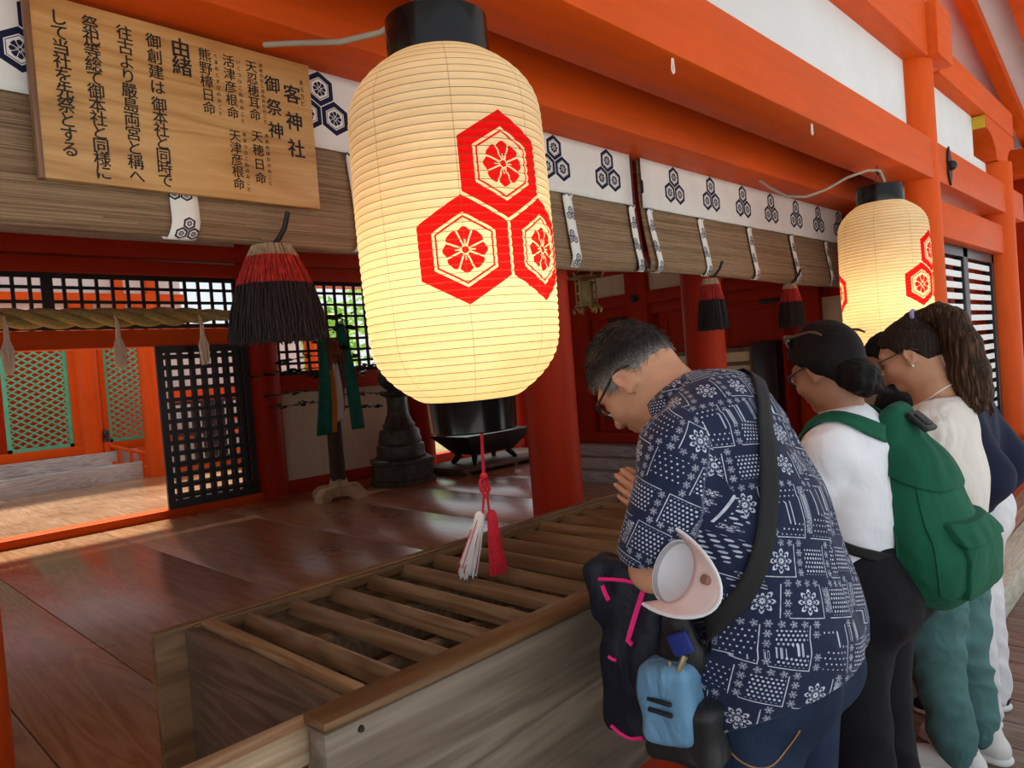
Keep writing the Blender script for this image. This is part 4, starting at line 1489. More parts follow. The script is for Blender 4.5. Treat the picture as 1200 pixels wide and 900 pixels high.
def sdf_mesh(ops, h, post=None, pad=0.0):
    lo = np.min([o[0][1] for o in ops if o[1] == 'u'], axis=0)-3*h-pad
    hi = np.max([o[0][2] for o in ops if o[1] == 'u'], axis=0)+3*h+pad
    n = np.ceil((hi-lo)/h).astype(int)+1
    ax = [(lo[i]+h*np.arange(n[i])).astype(F32) for i in range(3)]
    Fd = np.full(n, 0.2, F32)
    for (f, a, b), mode, k in ops:
        m = (k if k else 0)+2.5*h+(0.012 if mode == 'u' else 0)
        i0 = np.maximum(0, np.floor((a-m-lo)/h).astype(int))
        i1 = np.minimum(n, np.ceil((b+m-lo)/h).astype(int)+1)
        if np.any(i1 <= i0): continue
        sl = tuple(slice(i0[i], i1[i]) for i in range(3))
        X, Y, Z = np.meshgrid(*(ax[i][sl[i]] for i in range(3)), indexing='ij', sparse=True)
        d = f(X, Y, Z).astype(F32)
        c = Fd[sl]
        if mode == 'u':
            if k:
                hh = np.maximum(k-np.abs(c-d), 0)/k
                Fd[sl] = np.minimum(c, d)-hh*hh*k*0.25
            else: Fd[sl] = np.minimum(c, d)
        else:
            d = -d
            if k:
                hh = np.maximum(k-np.abs(c-d), 0)/k
                Fd[sl] = np.maximum(c, d)+hh*hh*k*0.25
            else: Fd[sl] = np.maximum(c, d)
    if post is not None:
        X, Y, Z = np.meshgrid(*ax, indexing='ij', sparse=True)
        Fd = post(X, Y, Z, Fd).astype(F32)
    # keep the outermost layer outside
    for i in range(3):
        s = [slice(None)]*3
        for e in (0, -1):
            s[i] = e
            Fd[tuple(s)] = np.maximum(Fd[tuple(s)], 0.01)
    S = Fd < 0
    c000 = S[:-1, :-1, :-1]
    cnt = np.zeros(c000.shape, np.int8)
    for i in (0, 1):
        for j in (0, 1):
            for k in (0, 1):
                cnt += S[i:S.shape[0]-1+i, j:S.shape[1]-1+j, k:S.shape[2]-1+k]
    act = (cnt > 0) & (cnt < 8)
    I = np.argwhere(act)
    N = len(I)
    if N == 0: return np.zeros((0, 3)), []
    cor = np.array([(i, j, k) for i in (0, 1) for j in (0, 1) for k in (0, 1)])
    val = np.stack([Fd[I[:, 0]+c[0], I[:, 1]+c[1], I[:, 2]+c[2]] for c in cor], 1)
    acc = np.zeros((N, 3)); num = np.zeros(N)
    for p in range(8):
        for q in range(p+1, 8):
            if np.abs(cor[p]-cor[q]).sum() != 1: continue
            a_, b_ = val[:, p], val[:, q]
            cr = (a_ < 0) != (b_ < 0)
            t = np.where(cr, a_/np.where(cr, a_-b_, 1), 0)
            pt = cor[p]+(cor[q]-cor[p])*t[:, None]
            acc += pt*cr[:, None]
            num += cr
    V = lo+(I+acc/num[:, None])*h
    idx = np.full(act.shape, -1, np.int64)
    idx[I[:, 0], I[:, 1], I[:, 2]] = np.arange(N)
    quads = []
    for axis in range(3):
        s0 = [slice(None)]*3; s1 = [slice(None)]*3
        s0[axis] = slice(0, -1); s1[axis] = slice(1, None)
        ch = S[tuple(s0)] != S[tuple(s1)]
        E_ = np.argwhere(ch)
        o1, o2 = [(1, 2), (2, 0), (0, 1)][axis]
        ok = (E_[:, o1] > 0) & (E_[:, o2] > 0) & (E_[:, o1] < act.shape[o1]) & (E_[:, o2] < act.shape[o2])
        E_ = E_[ok]
        flip = S[tuple(E_.T)]
        q = []
        for da, db in ((-1, -1), (0, -1), (0, 0), (-1, 0)):
            c = E_.copy()
            c[:, o1] += da; c[:, o2] += db
            q.append(idx[c[:, 0], c[:, 1], c[:, 2]])
        q = np.stack(q, 1)
        q = np.where(flip[:, None], q, q[:, ::-1])
        quads.append(q)
    Q = np.concatenate(quads)
    Q = Q[(Q >= 0).all(1)]
    return V, Q

def sdf_obj(name, ops, h, mat, parent=None, post=None, label=None, smooth_it=1, uvfn=None, cull=None):
    V, Q = sdf_mesh(ops, h, post)
    # a little Laplacian smoothing takes the grid out of the surface
    for _ in range(smooth_it):
        acc = np.zeros_like(V); cnt = np.zeros(len(V))
        for a, b in ((0, 1), (1, 2), (2, 3), (3, 0)):
            np.add.at(acc, Q[:, a], V[Q[:, b]]); np.add.at(cnt, Q[:, a], 1)
            np.add.at(acc, Q[:, b], V[Q[:, a]]); np.add.at(cnt, Q[:, b], 1)
        V = V*0.5+0.5*acc/np.maximum(cnt, 1)[:, None]
    me = bpy.data.meshes.new(name)
    me.vertices.add(len(V)); me.vertices.foreach_set('co', V.astype(F32).ravel())
    me.loops.add(len(Q)*4); me.loops.foreach_set('vertex_index', Q.astype(np.int32).ravel())
    me.polygons.add(len(Q)); me.polygons.foreach_set('loop_start', np.arange(0, len(Q)*4, 4, dtype=np.int32))
    me.update(calc_edges=True)
    me.validate()
    me.polygons.foreach_set('use_smooth', [True]*len(me.polygons))
    for m_ in (mat if isinstance(mat, (list, tuple)) else [mat]): me.materials.append(m_)
    if uvfn is not None:
        nl = len(me.loops)
        li = np.zeros(nl, np.int32); me.loops.foreach_get('vertex_index', li)
        uv = uvfn(V[li].reshape(-1, 4, 3)).reshape(-1)
        lay = me.uv_layers.new(name='UVMap')
        lay.data.foreach_set('uv', uv.astype(F32))
    o = bpy.data.objects.new(name, me)
    COL.objects.link(o)
    if parent is not None: o.parent = parent
    if label: o['label'] = label
    return o

def rot3(pitch=0, yaw=0, roll=0):
    """columns right, forward, up of a head facing +y; pitch > 0 looks up, yaw > 0 turns left"""
    p, y, r = math.radians(pitch), math.radians(yaw), math.radians(roll)
    Rz = np.array([[math.cos(y), -math.sin(y), 0], [math.sin(y), math.cos(y), 0], [0, 0, 1]])
    Rx = np.array([[1, 0, 0], [0, math.cos(p), -math.sin(p)], [0, math.sin(p), math.cos(p)]])
    Ry = np.array([[math.cos(r), 0, math.sin(r)], [0, 1, 0], [-math.sin(r), 0, math.cos(r)]])
    return Rz@Rx@Ry

def head_ops(c, R, s=1.0, male=True):
    c = np.array(c, float)
    T = lambda p: c+R@(np.array(p, float)*s)
    el = lambda p, r, RR=None: f_ell(T(p), np.array(r)*s, R if RR is None else R@RR)
    O = [(el((0, -0.010, 0.018), (0.073, 0.096, 0.090)), 'u', 0.02*s),
         (el((0, 0.034, -0.042), (0.060, 0.060, 0.074)), 'u', 0.03*s),
         (el((0, 0.070, -0.100), (0.024, 0.020, 0.018)), 'u', 0.025*s),
         (el((0, 0.076, 0.024), (0.050, 0.018, 0.016)), 'u', 0.02*s)]
    for q in (-1, 1):
        O += [(el((q*0.046, 0.012, -0.070), (0.017, 0.034, 0.024)), 'u', 0.03*s),
              (el((q*0.036, 0.064, -0.030), (0.024, 0.024, 0.022)), 'u', 0.03*s)]
    for q in (-1, 1):
        O += [(el((q*0.031, 0.100, 0.002), (0.017, 0.014, 0.013)), 's', 0.014*s)]
    for q in (-1, 1):
        O += [(el((q*0.031, 0.080, 0.000), (0.014, 0.0125, 0.012)), 'u', 0.004*s)]
    O += [(f_cone(T((0, 0.088, 0.014)), T((0, 0.108, -0.026)), 0.008*s, 0.0125*s), 'u', 0.012*s),
          (el((0, 0.112, -0.029), (0.0125, 0.011, 0.010)), 'u', 0.008*s)]
    for q in (-1, 1):
        O += [(el((q*0.012, 0.101, -0.034), (0.009, 0.010, 0.007)), 'u', 0.006*s)]
    O += [(el((0, 0.0925, -0.0595), (0.023, 0.010, 0.0060)), 'u', 0.008*s),
          (el((0, 0.0905, -0.0715), (0.020, 0.010, 0.0068)), 'u', 0.006*s),
          (el((0, 0.1005, -0.0655), (0.024, 0.006, 0.0016)), 's', 0.003*s)]
    for q in (-1, 1):
        RR = rot3(-14, -q*-22, 0)
        RE = np.array(rot3(-16, q*-20))
        O += [(el((q*0.078, -0.012, -0.012), (0.0085, 0.020, 0.031), RE), 'u', 0.008*s),
              (el((q*0.086, -0.008, -0.006), (0.006, 0.011, 0.017), RE), 's', 0.006*s),
              (el((q*0.077, -0.002, -0.037), (0.008, 0.010, 0.010), RE), 'u', 0.006*s)]
    return O, T

def hand_ops(wr, f, t, n, s=1.0, curl=0.10, spread=0.08):
    """open hand: f fingers, t thumb side, n palm normal (palm faces n)"""
    wr = np.array(wr, float); f = np.array(f, float); t = np.array(t, float); n = np.array(n, float)
    P = lambda a, b, c=0.0: wr+(f*a+t*b+n*c)*s
    O = [(f_cone(P(0.0, 0.0), P(0.03, 0.002), 0.026*s, 0.030*s, (n, 0.66)), 'u', 0.02),
         (f_cone(P(0.035, 0.006), P(0.085, 0.018), 0.026*s, 0.022*s, (n, 0.50)), 'u', 0.015),
         (f_cone(P(0.035, -0.012), P(0.082, -0.020), 0.024*s, 0.019*s, (n, 0.55)), 'u', 0.015),
         (f_cone(P(0.025, 0.022, 0.006), P(0.05, 0.030, 0.008), 0.017*s, 0.013*s), 'u', 0.012)]
    fing = [(0.030, 0.070, 0.0088), (0.0105, 0.078, 0.0090), (-0.0095, 0.072, 0.0085), (-0.0285, 0.056, 0.0075)]
    for i, (b, L, r) in enumerate(fing):
        d = f+t*(b*spread*12)
        d = d/np.linalg.norm(d)
        p0 = P(0.084-0.10*abs(b-0.008), b)
        q = p0
        ang = curl*0.4
        for seg, rr in ((0.45, 0.97), (0.30, 0.90), (0.25, 0.80)):
            dd = d*math.cos(ang)+n*math.sin(ang)
            q2 = q+dd*L*seg*s
            O.append((f_cone(q, q2, r*s*rr*1.02, r*s*rr*0.93), 'u', 0.004))
            q = q2
            ang += curl
    p0 = P(0.028, 0.026, 0.008); p1 = P(0.058, 0.046, 0.012); p2 = P(0.086, 0.052, 0.012)
    O += [(f_cone(p0, p1, 0.0135*s, 0.0108*s), 'u', 0.006), (f_cone(p1, p2, 0.0105*s, 0.0085*s), 'u', 0.003)]
    return O

def shoe_ops(c, yaw, L=0.26, W=0.048, high=0.09):
    R = rot3(0, yaw)
    T = lambda p: np.array(c)+R@np.array(p)
    return [(f_cone(T((0, -0.07, 0.04)), T((0, 0.10, 0.034)), 0.040, 0.036), 'u', 0.02),
            (f_cone(T((0, 0.10, 0.034)), T((0.004, 0.155, 0.030)), 0.042, 0.030), 'u', 0.02),
            (f_cone(T((0, -0.06, 0.06)), T((0, -0.05, high)), 0.038, 0.036), 'u', 0.02),
            (f_cone(T((0, -0.02, 0.06)), T((0, 0.06, 0.05)), 0.036, 0.032), 'u', 0.02)]

_NR = np.random.RandomState(7).rand(32, 32, 32).astype(F32)
def vnoise(x, y, z):
    """smooth lattice noise in 0-1"""
    x, y, z = np.broadcast_arrays(x, y, z)
    ix, iy, iz = np.floor(x).astype(np.int32), np.floor(y).astype(np.int32), np.floor(z).astype(np.int32)
    fx, fy, fz = x-ix, y-iy, z-iz
    fx, fy, fz = fx*fx*(3-2*fx), fy*fy*(3-2*fy), fz*fz*(3-2*fz)
    r = 0
    for a in (0, 1):
        for b in (0, 1):
            for c in (0, 1):
                wgt = (fx if a else 1-fx)*(fy if b else 1-fy)*(fz if c else 1-fz)
                r = r+wgt*_NR[(ix+a) & 31, (iy+b) & 31, (iz+c) & 31]
    return r

def folds(amp, fz=22.0, seed=0.0, dirn=(0.3, 0.2, 1.0)):
    """cloth creases: ridged noise, longer across than along dirn"""
    d = np.array(dirn, float); d /= np.linalg.norm(d)
    def g(X, Y, Z, Fd):
        t = X*d[0]+Y*d[1]+Z*d[2]
        k = fz*0.75
        n1 = vnoise(X*k*0.34+seed*3.1+t*2, Y*k*0.34+seed*1.7+t*3, t*k+seed)
        n2 = vnoise(X*k*0.9+seed*5+t*k*0.6, Y*k*0.9-t*k*0.5, t*k*1.3+seed*2)
        rid = 1-np.abs(2*n1-1)
        return Fd-F32(amp*1.6)*(rid-0.55)-F32(amp*0.9)*(n2-0.5)
    return g

def polyuv(pts, side, rad):
    """arc length along a polyline and angle round it, for woven patterns"""
    pts = np.array(pts, float)
    seg = pts[1:]-pts[:-1]
    L = np.linalg.norm(seg, axis=1)
    cum = np.concatenate([[0], np.cumsum(L)])
    side = np.array(side, float)
    def g(V):
        best = None
        for i in range(len(seg)):
            d = seg[i]/L[i]
            t = (V-pts[i])@d
            tt = t.copy()
            if i > 0: tt = np.maximum(tt, 0)
            if i < len(seg)-1: tt = np.minimum(tt, L[i])
            q = V-pts[i]-tt[..., None]*d
            dist = np.linalg.norm(q, axis=-1)
            s = side-d*(side@d); s = s/np.linalg.norm(s)
            b = np.cross(d, s)
            u = np.arctan2(q@s, q@b)*rad
            v = cum[i]+tt
            if best is None: best = [dist, u, v]
            else:
                m = dist < best[0]
                best = [np.where(m, dist, best[0]), np.where(m, u, best[1]), np.where(m, v, best[2])]
        return best
    return g

def hair_mat(name, c0, c1, c2, rough=0.6, sc_=(60, 60, 8), spec=0.12):
    M = Mat(name)
    n = M.noise(M.coord('Object', sc_), 2.0, 4, 0.6, 0.3)
    M.set(M.ramp(n, [(0.32, c0), (0.52, c1), (0.72, c2)]), rough=rough, spec=spec)
    M.bump(n, 0.22, 0.004)
    return M.m
def skin_mat(name, col):
    M = Mat(name)
    n = M.noise(M.coord('Object'), 14, 5)
    n2 = M.noise(M.coord('Object'), 220, 3)
    M.set(M.ramp(n*0.8+n2*0.2, [(0.3, (col[0]*0.86, col[1]*0.78, col[2]*0.74)), (0.7, (col[0]*1.1, col[1]*1.1, col[2]*1.12))]), rough=0.5, spec=0.4, sss=0.12)
    M.bump(n2, 0.08, 0.002)
    return M.m

def band(name, path, width, mat, parent, off=0.004, thick=0.003, surf=None, label=None, sub=5):
    """a strap laid along a path; points snap to the surface object surf and lie flat on it"""
    from mathutils.bvhtree import BVHTree
    bv = None
    if surf is not None:
        bv = BVHTree.FromPolygons([v.co.copy() for v in surf.data.vertices], [tuple(p.vertices) for p in surf.data.polygons])
    P = [Vector(p) for p in path]
    dense = []
    for i in range(len(P)-1):
        p0, p1, p2, p3 = P[max(i-1, 0)], P[i], P[i+1], P[min(i+2, len(P)-1)]
        for k in range(sub):
            t = k/sub
            dense.append(0.5*((2*p1)+(-p0+p2)*t+(2*p0-5*p1+4*p2-p3)*t*t+(-p0+3*p1-3*p2+p3)*t**3))
    dense.append(P[-1])
    pts, nor = [], []
    for p in dense:
        if bv is not None:
            loc, nn, _, dist = bv.find_nearest(p)
            if dist < 0.09:
                pts.append(loc+nn*off); nor.append(nn); continue
        pts.append(p); nor.append(None)
    last = next((n for n in nor if n is not None), Vector((-1, 0, 0)))
    for i in range(len(nor)):
        if nor[i] is None: nor[i] = last
        last = nor[i]
    for _ in range(3):
        nor = [(nor[max(i-1, 0)]+nor[i]*2+nor[min(i+1, len(nor)-1)]).normalized() for i in range(len(nor))]
        pts = [pts[0]]+[(pts[i-1]+pts[i]*2+pts[i+1])/4 for i in range(1, len(pts)-1)]+[pts[-1]]
    if bv is not None:
        for i in range(len(pts)):
            loc, nn, _, dist = bv.find_nearest(pts[i])
            if (pts[i]-loc).dot(nn) < off: pts[i] = loc+nn*off
    rows = []
    for i in range(len(pts)):
        t = (pts[min(i+1, len(pts)-1)]-pts[max(i-1, 0)]).normalized()
        s = t.cross(nor[i]).normalized()
        row = []
        for u in (-0.5, -0.25, 0.0, 0.25, 0.5):
            q = pts[i]+s*u*width
            if bv is not None:
                loc, nn, _, dist = bv.find_nearest(q)
                if dist < 0.03 and (q-loc).dot(nn) < off: q = loc+nn*off
            row.append(q)
        rows.append(row)
    o = obj(name, strip(B(), rows), mat, parent, angle=180, label=label)
    solid(o, thick, 1)
    return o
# ================================================================== the bowing man in the printed shirt
M_skin1 = skin_mat('tanned_skin', (0.62, 0.325, 0.195))
M_skin2 = skin_mat('warm_skin', (0.52, 0.275, 0.165))
M_skin3 = skin_mat('brown_skin', (0.34, 0.17, 0.10))

def bandana():
    M = Mat('navy_bandana_print')
    U, Vv, _ = M.xyz(M.coord('UV'))
    c, s = math.cos(0.25), math.sin(0.25)
    u, v = (U*c+Vv*s)*1.22, (Vv*c-U*s)*1.22
    CW, CH = 0.100, 0.085
    row = (v/CH).floor()
    u2 = u+row*0.037
    col = (u2/CW).floor()
    lu, lv = u2-col*CW, v-row*CH
    r1 = M.white(M.vec(col, row, 3.0))
    r2 = M.white(M.vec(row, col, 9.0))
    # close dots / loose dots
    def dots(sp, rad):
        rr = (lv/sp).floor()
        a = (lu+rr.mod(2.0)*(sp/2)).mod(sp)-sp/2
        b = lv.mod(sp)-sp/2
        return (a*a+b*b).sqrt() < rad
    inner = (lu > 0.006)*(lu < CW-0.030)*(lv > 0.006)*(lv < CH-0.024)
    d1 = dots(0.0092, 0.0026)*inner*(r1 < 0.42)
    d2 = dots(0.0125, 0.0021)*inner*(r1 > 0.42)*(r1 < 0.68)
    # medallion
    def flower(x, y, R, n, k=1.0):
        r = (x*x+y*y).sqrt()
        th = y.atan2(x)
        p = (th*float(n)).cos()*0.16+0.84
        q = r/(p*R)
        ring = (((q*3.2*k).fract()-0.5).abs() < 0.27)
        spoke = ((th*float(n)).cos() > -0.55)
        return (q < 1.0)*ring*spoke.max((q < 0.4))
    m1 = flower(lu-0.037, lv-0.034, 0.031, 8)*(r1 > 0.68)
    # columns and rows of small rosettes
    fx = lu-(CW-0.014)
    fy = lv.mod(0.021)-0.0105
    c1 = flower(fx, fy, 0.0088, 6, 0.75)*(r2 < 0.75)
    gx = lu.mod(0.024)-0.012
    c2 = flower(gx, lv-(CH-0.012), 0.0082, 5, 0.75)*(r2 > 0.3)*(lu < CW-0.026)
    # paisley scribble blocks
    n = M.noise(M.vec(u, v, 0.0), 95, 2, 0.5, 1.2)
    scr = ((n*9.0).fract() > 0.62)*(r2 > 0.72)*((lu-(CW-0.016)).abs() < 0.010)*(lv > 0.012)*(lv < CH-0.02)
    ln = ((lu < 0.0022)*(lv < CH-0.014)).max((lv < 0.0020)*(lu < CW-0.018)*(r2 > 0.25))
    ink = d1.max(d2).max(m1).max(c1).max(c2).max(scr).max(ln)
    wear = M.noise(M.vec(u, v, 0.0), 60, 3)
    inkc = M.ramp(wear, [(0.3, (0.30, 0.34, 0.47)), (0.6, (0.58, 0.62, 0.72))])
    M.set(M.mix(ink, (0.014, 0.020, 0.055), inkc), rough=0.85, spec=0.2, sheen=0.1)
    M.bump(M.noise(M.coord('Object', (1, 1, 0.6)), 9, 3, 0.5, 0.8), 0.35, 0.02)
    return M.m
M_bandana = bandana()

def denim():
    M = Mat('dark_blue_denim')
    n = M.noise(M.coord('Object', (1, 1, 0.5)), 9, 4)
    n2 = M.noise(M.coord('Object', (400, 400, 120)), 2, 2)
    M.set(M.ramp(n*0.7+n2*0.3, [(0.3, (0.008, 0.014, 0.034)), (0.55, (0.015, 0.028, 0.062)), (0.8, (0.035, 0.06, 0.11))]), rough=0.85, spec=0.2)
    M.bump(n+n2*0.3, 0.3, 0.01)
    return M.m

MX, MY = 1.385, 0.68
mc = np.array([0.0, 0.272, 1.452])
mR = rot3(-50, 3)
ops, mT = head_ops(mc, mR, 1.03)
ops += [(f_cone(mT((0, -0.035, -0.04)), (0, 0.135, 1.365), 0.060, 0.072), 'u', 0.03),
        (f_cone(mT((0, 0.01, -0.07)), (0, 0.16, 1.35), 0.045, 0.06), 'u', 0.03),
        # torso, seat, legs under the clothes
        (f_cone((0, 0.0, 0.95), (0, 0.03, 1.12), 0.13, 0.13, ((0, 1, 0), 0.72)), 'u', 0.04),
        (f_cone((0, 0.03, 1.12), (0, 0.10, 1.30), 0.13, 0.10, ((0, 1, 0), 0.65)), 'u', 0.04)]
for q in (-1, 1):
    sh, el, wr = np.array((q*0.185, 0.085, 1.305)), np.array((q*0.222, 0.115, 1.088)), np.array((q*0.028, 0.215, 1.143))
    ops += [(f_cone((0, 0.09, 1.28), sh-np.array((0, 0, 0.02)), 0.06, 0.042), 'u', 0.03),
            (f_cone(sh, el, 0.040, 0.040), 'u', 0.02),
            (f_cone(el, el+(wr-el)*0.35, 0.043, 0.042), 'u', 0.02),
            (f_cone(el+(wr-el)*0.35, wr, 0.042, 0.027), 'u', 0.02),
            (f_cone((q*0.085, 0.0, 0.90), (q*0.10, 0.01, 0.48), 0.085, 0.055), 'u', 0.03),
            (f_cone((q*0.10, 0.01, 0.48), (q*0.11, -0.02, 0.08), 0.052, 0.038), 'u', 0.03)]
    f = np.array((0.0, 0.88, 0.475)); t = np.array((0, -0.475, 0.88)); n = np.array((-q, 0, 0.0))
    ops += hand_ops((q*0.014, 0.205, 1.138), f, t, n, 1.0, curl=0.05)
man = sdf_obj('person', ops, 0.0042, M_skin1)
man.location = (MX, MY, 0)
tag(man, 'man in a navy bandana-print shirt bowing with palms pressed together over the offering box', 'person')

def hair_cap(T, R, c, infl, line, extra=(), top=0.0, s=1.0):
    """hair over the skull down to a hairline given as (forward, height) points"""
    c = np.array(c, float)
    lx = np.array([p[0] for p in line])*s; lz = np.array([p[1] for p in line])*s
    o = [(f_ell(T((0, -0.010, 0.018+top/2)), (np.array((0.073, 0.096, 0.090))+infl+np.array((0, 0, top/2)))*s, R), 'u', 0)]
    o += list(extra)
    def post(X, Y, Z, Fd):
        px, py, pz = X-c[0], Y-c[1], Z-c[2]
        y = px*R[0, 1]+py*R[1, 1]+pz*R[2, 1]
        z = px*R[0, 2]+py*R[1, 2]+pz*R[2, 2]
        x = px*R[0, 0]+py*R[1, 0]+pz*R[2, 0]
        lim = np.interp(y, lx, lz)+0.004*np.sin(x*170)+0.003*np.sin(y*230+x*60)
        return np.maximum(Fd, (lim-z)*0.75)
    return o, post
Mh1 = Mat('salt_and_pepper_hair')
_x, _y, _z = Mh1.xyz(Mh1.coord('Object', (1, 1, 1)))
_n = Mh1.noise(Mh1.coord('Object', (150, 150, 150)), 2, 4, 0.65)
_h = ((_x*float(mR[0, 2])+_y*float(mR[1, 2])+_z*float(mR[2, 2]))-float(mc@mR[:, 2]))*9.0
_fw = ((_x*float(mR[0, 1])+_y*float(mR[1, 1])+_z*float(mR[2, 1]))-float(mc@mR[:, 1]))*-3.2
Mh1.set(Mh1.ramp((_h*1.1+_fw*1.3+_n*0.9-0.28), [(0.24, (0.30, 0.275, 0.255)), (0.44, (0.10, 0.082, 0.072)), (0.66, (0.013, 0.009, 0.008))]), rough=0.55, spec=0.35)
Mh1.bump(_n, 0.6, 0.006)
ho, hp = hair_cap(mT, mR, mc, 0.0075, [(-0.14, -0.062), (-0.085, -0.052), (-0.05, -0.030), (-0.03, 0.006), (0.008, 0.010), (0.020, -0.012), (0.034, 0.000), (0.045, 0.040), (0.075, 0.062), (0.12, 0.07)], top=0.016, s=1.03)
def hp1(X, Y, Z, Fd):
    w_ = np.sin(X*310+np.sin(Y*90)*2)*np.sin(Y*210+Z*260+np.sin(X*120)*2)
    return hp(X, Y, Z, Fd+F32(0.0016)*w_)
mhair = sdf_obj('hair', ho, 0.0032, Mh1.m, man, hp1, smooth_it=1)
def strand_mesh(src, n, seed, comb, L, out, r, keep=None):
    """short hairs lying over a hair surface, combed along comb"""
    rr = random.Random(seed)
    me = src.data
    bm = B()
    polys = me.polygons
    comb = Vector(comb)
    k = 0
    while k < n:
        p = polys[rr.randrange(len(polys))]
        c, nn = Vector(p.center), Vector(p.normal)
        if keep is not None and not keep(c): continue
        k += 1
        d = comb+Vector((rr.gauss(0, 0.35), rr.gauss(0, 0.35), rr.gauss(0, 0.35)))
        d = d-nn*d.dot(nn)
        if d.length < 0.05: continue
        d.normalize()
        l = L*rr.uniform(0.6, 1.2)
        tube(bm, [c-nn*0.001, c+d*l*0.5+nn*(out*l*0.7), c+d*l+nn*(out*l*0.8)], [r, r*0.85, r*0.25], 3, cap=False)
    return bm
obj('hair_strands', strand_mesh(mhair, 2600, 4, tuple(mR@np.array((0.1, 0.9, -0.45))), 0.020, 0.22, 0.0009), Mh1.m, man, angle=180)

# shirt
def shirt_post(X, Y, Z, Fd):
    Fd = folds(0.0065, 20, 3.0, (0.9, 0.7, 0.35))(X, Y, Z, Fd)
    hem = 0.885-0.53*(Y+0.17)+0.012*np.sin(X*14)
    return np.maximum(Fd, (hem-Z)*0.88)
so = [(f_cone((0, 0.005, 0.60), (0, -0.008, 0.93), 0.218, 0.212, ((0, 1, 0), 0.80)), 'u', 0.05),
      (f_cone((0, -0.008, 0.93), (0, 0.022, 1.12), 0.212, 0.205, ((0, 1, 0), 0.76)), 'u', 0.05),
      (f_cone((0, 0.022, 1.12), (0, 0.065, 1.27), 0.205, 0.185, ((0, 1, 0), 0.66)), 'u', 0.05),
      (f_cone((0, 0.065, 1.26), (0, 0.10, 1.325), 0.16, 0.09, ((0, 1, 0), 0.75)), 'u', 0.05),
      (f_cone((0, 0.10, 1.33), (0, 0.148, 1.375), 0.082, 0.074), 'u', 0.04)]
for q in (-1, 1):
    so += [(f_cone((q*0.04, 0.085, 1.32), (q*0.165, 0.078, 1.315), 0.074, 0.066), 'u', 0.04),
           (f_cone((q*0.165, 0.078, 1.312), (q*0.222, 0.108, 1.13), 0.066, 0.067), 'u', 0.035)]
for q in (-1, 1):
    so += [(f_cone((q*0.224, 0.110, 1.125), (q*0.236, 0.118, 1.00), 0.058, 0.062), 's', 0.004),
           (f_box((q*0.24, 0.13, 1.035), (0.12, 0.14, 0.075), 0.005, rot3(8, 0, q*6)), 's', 0.0)]
so += [(f_cone((0, 0.165, 1.385), (0, 0.21, 1.44), 0.062, 0.085), 's', 0.006)]
tuv = polyuv([(0, 0.0, 0.6), (0, 0.0, 0.95), (0, 0.03, 1.15), (0, 0.10, 1.30), (0, 0.20, 1.42)], (1, 0, 0), 0.185)
auv = [polyuv([(q*0.15, 0.075, 1.36), (q*0.222, 0.11, 1.10)], (q*1.0, 0.2, 0), 0.07) for q in (-1, 1)]
def shirt_uv(Q):
    ctr = Q.mean(axis=1)
    q = np.where(ctr[:, 0] < 0, -1, 1)
    dx = np.abs(ctr[:, 0])
    # sleeve where the face lies nearer the arm axis than the trunk
    arm = (dx > 0.165) & (ctr[:, 2] > 1.06) & (dx > 0.165+(1.30-ctr[:, 2])*0.02)
    d, u, v = tuv(Q)
    uv = np.stack([u, v], -1)
    for k, sgn in ((0, -1), (1, 1)):
        m = arm & (q == sgn)
        d2, u2, v2 = auv[k](Q[m])
        uv[m] = np.stack([u2+0.33, v2+0.21], -1)
    # faces that straddle the seam of the angle
    su = uv[..., 0].max(1)-uv[..., 0].min(1)
    bad = su > 0.2
    uv[bad, :, 0] = np.where(uv[bad, :, 0] < 0, uv[bad, :, 0]+2*PI*0.185, uv[bad, :, 0])
    return uv
shirt = sdf_obj('shirt', so, 0.0048, M_bandana, man, shirt_post, uvfn=shirt_uv)
# collar and yoke seam
rows = []
for i in range(25):
    a = -PI*0.62+i/24*PI*1.24
    cx, cy, cz = 0, 0.150, 1.382
    ax_ = np.array((0, 0.62, 0.78))
    e1, e2 = np.array((1.0, 0, 0)), np.array((0, -0.78, 0.62))
    base = np.array((cx, cy, cz))+e1*math.sin(a)*0.078+e2*math.cos(a)*0.078
    up = ax_*0.038+(e1*math.sin(a)+e2*math.cos(a))*0.003
    rows.append([tuple(base-ax_*0.012+(e1*math.sin(a)+e2*math.cos(a))*0.012), tuple(base+up*0.5+(e1*math.sin(a)+e2*math.cos(a))*0.008), tuple(base+up), tuple(base+up*0.5-(e1*math.sin(a)+e2*math.cos(a))*0.004)])
bm = strip(B(), rows)
uvl = bm.loops.layers.uv.new('UVMap')
for f_ in bm.faces:
    for lp in f_.loops: lp[uvl].uv = (math.atan2(lp.vert.co.x, -(lp.vert.co.y-0.15))*0.08+0.6, lp.vert.co.z*1.3)
o = obj('collar', bm, M_bandana, man, angle=180)
solid(o, 0.003)
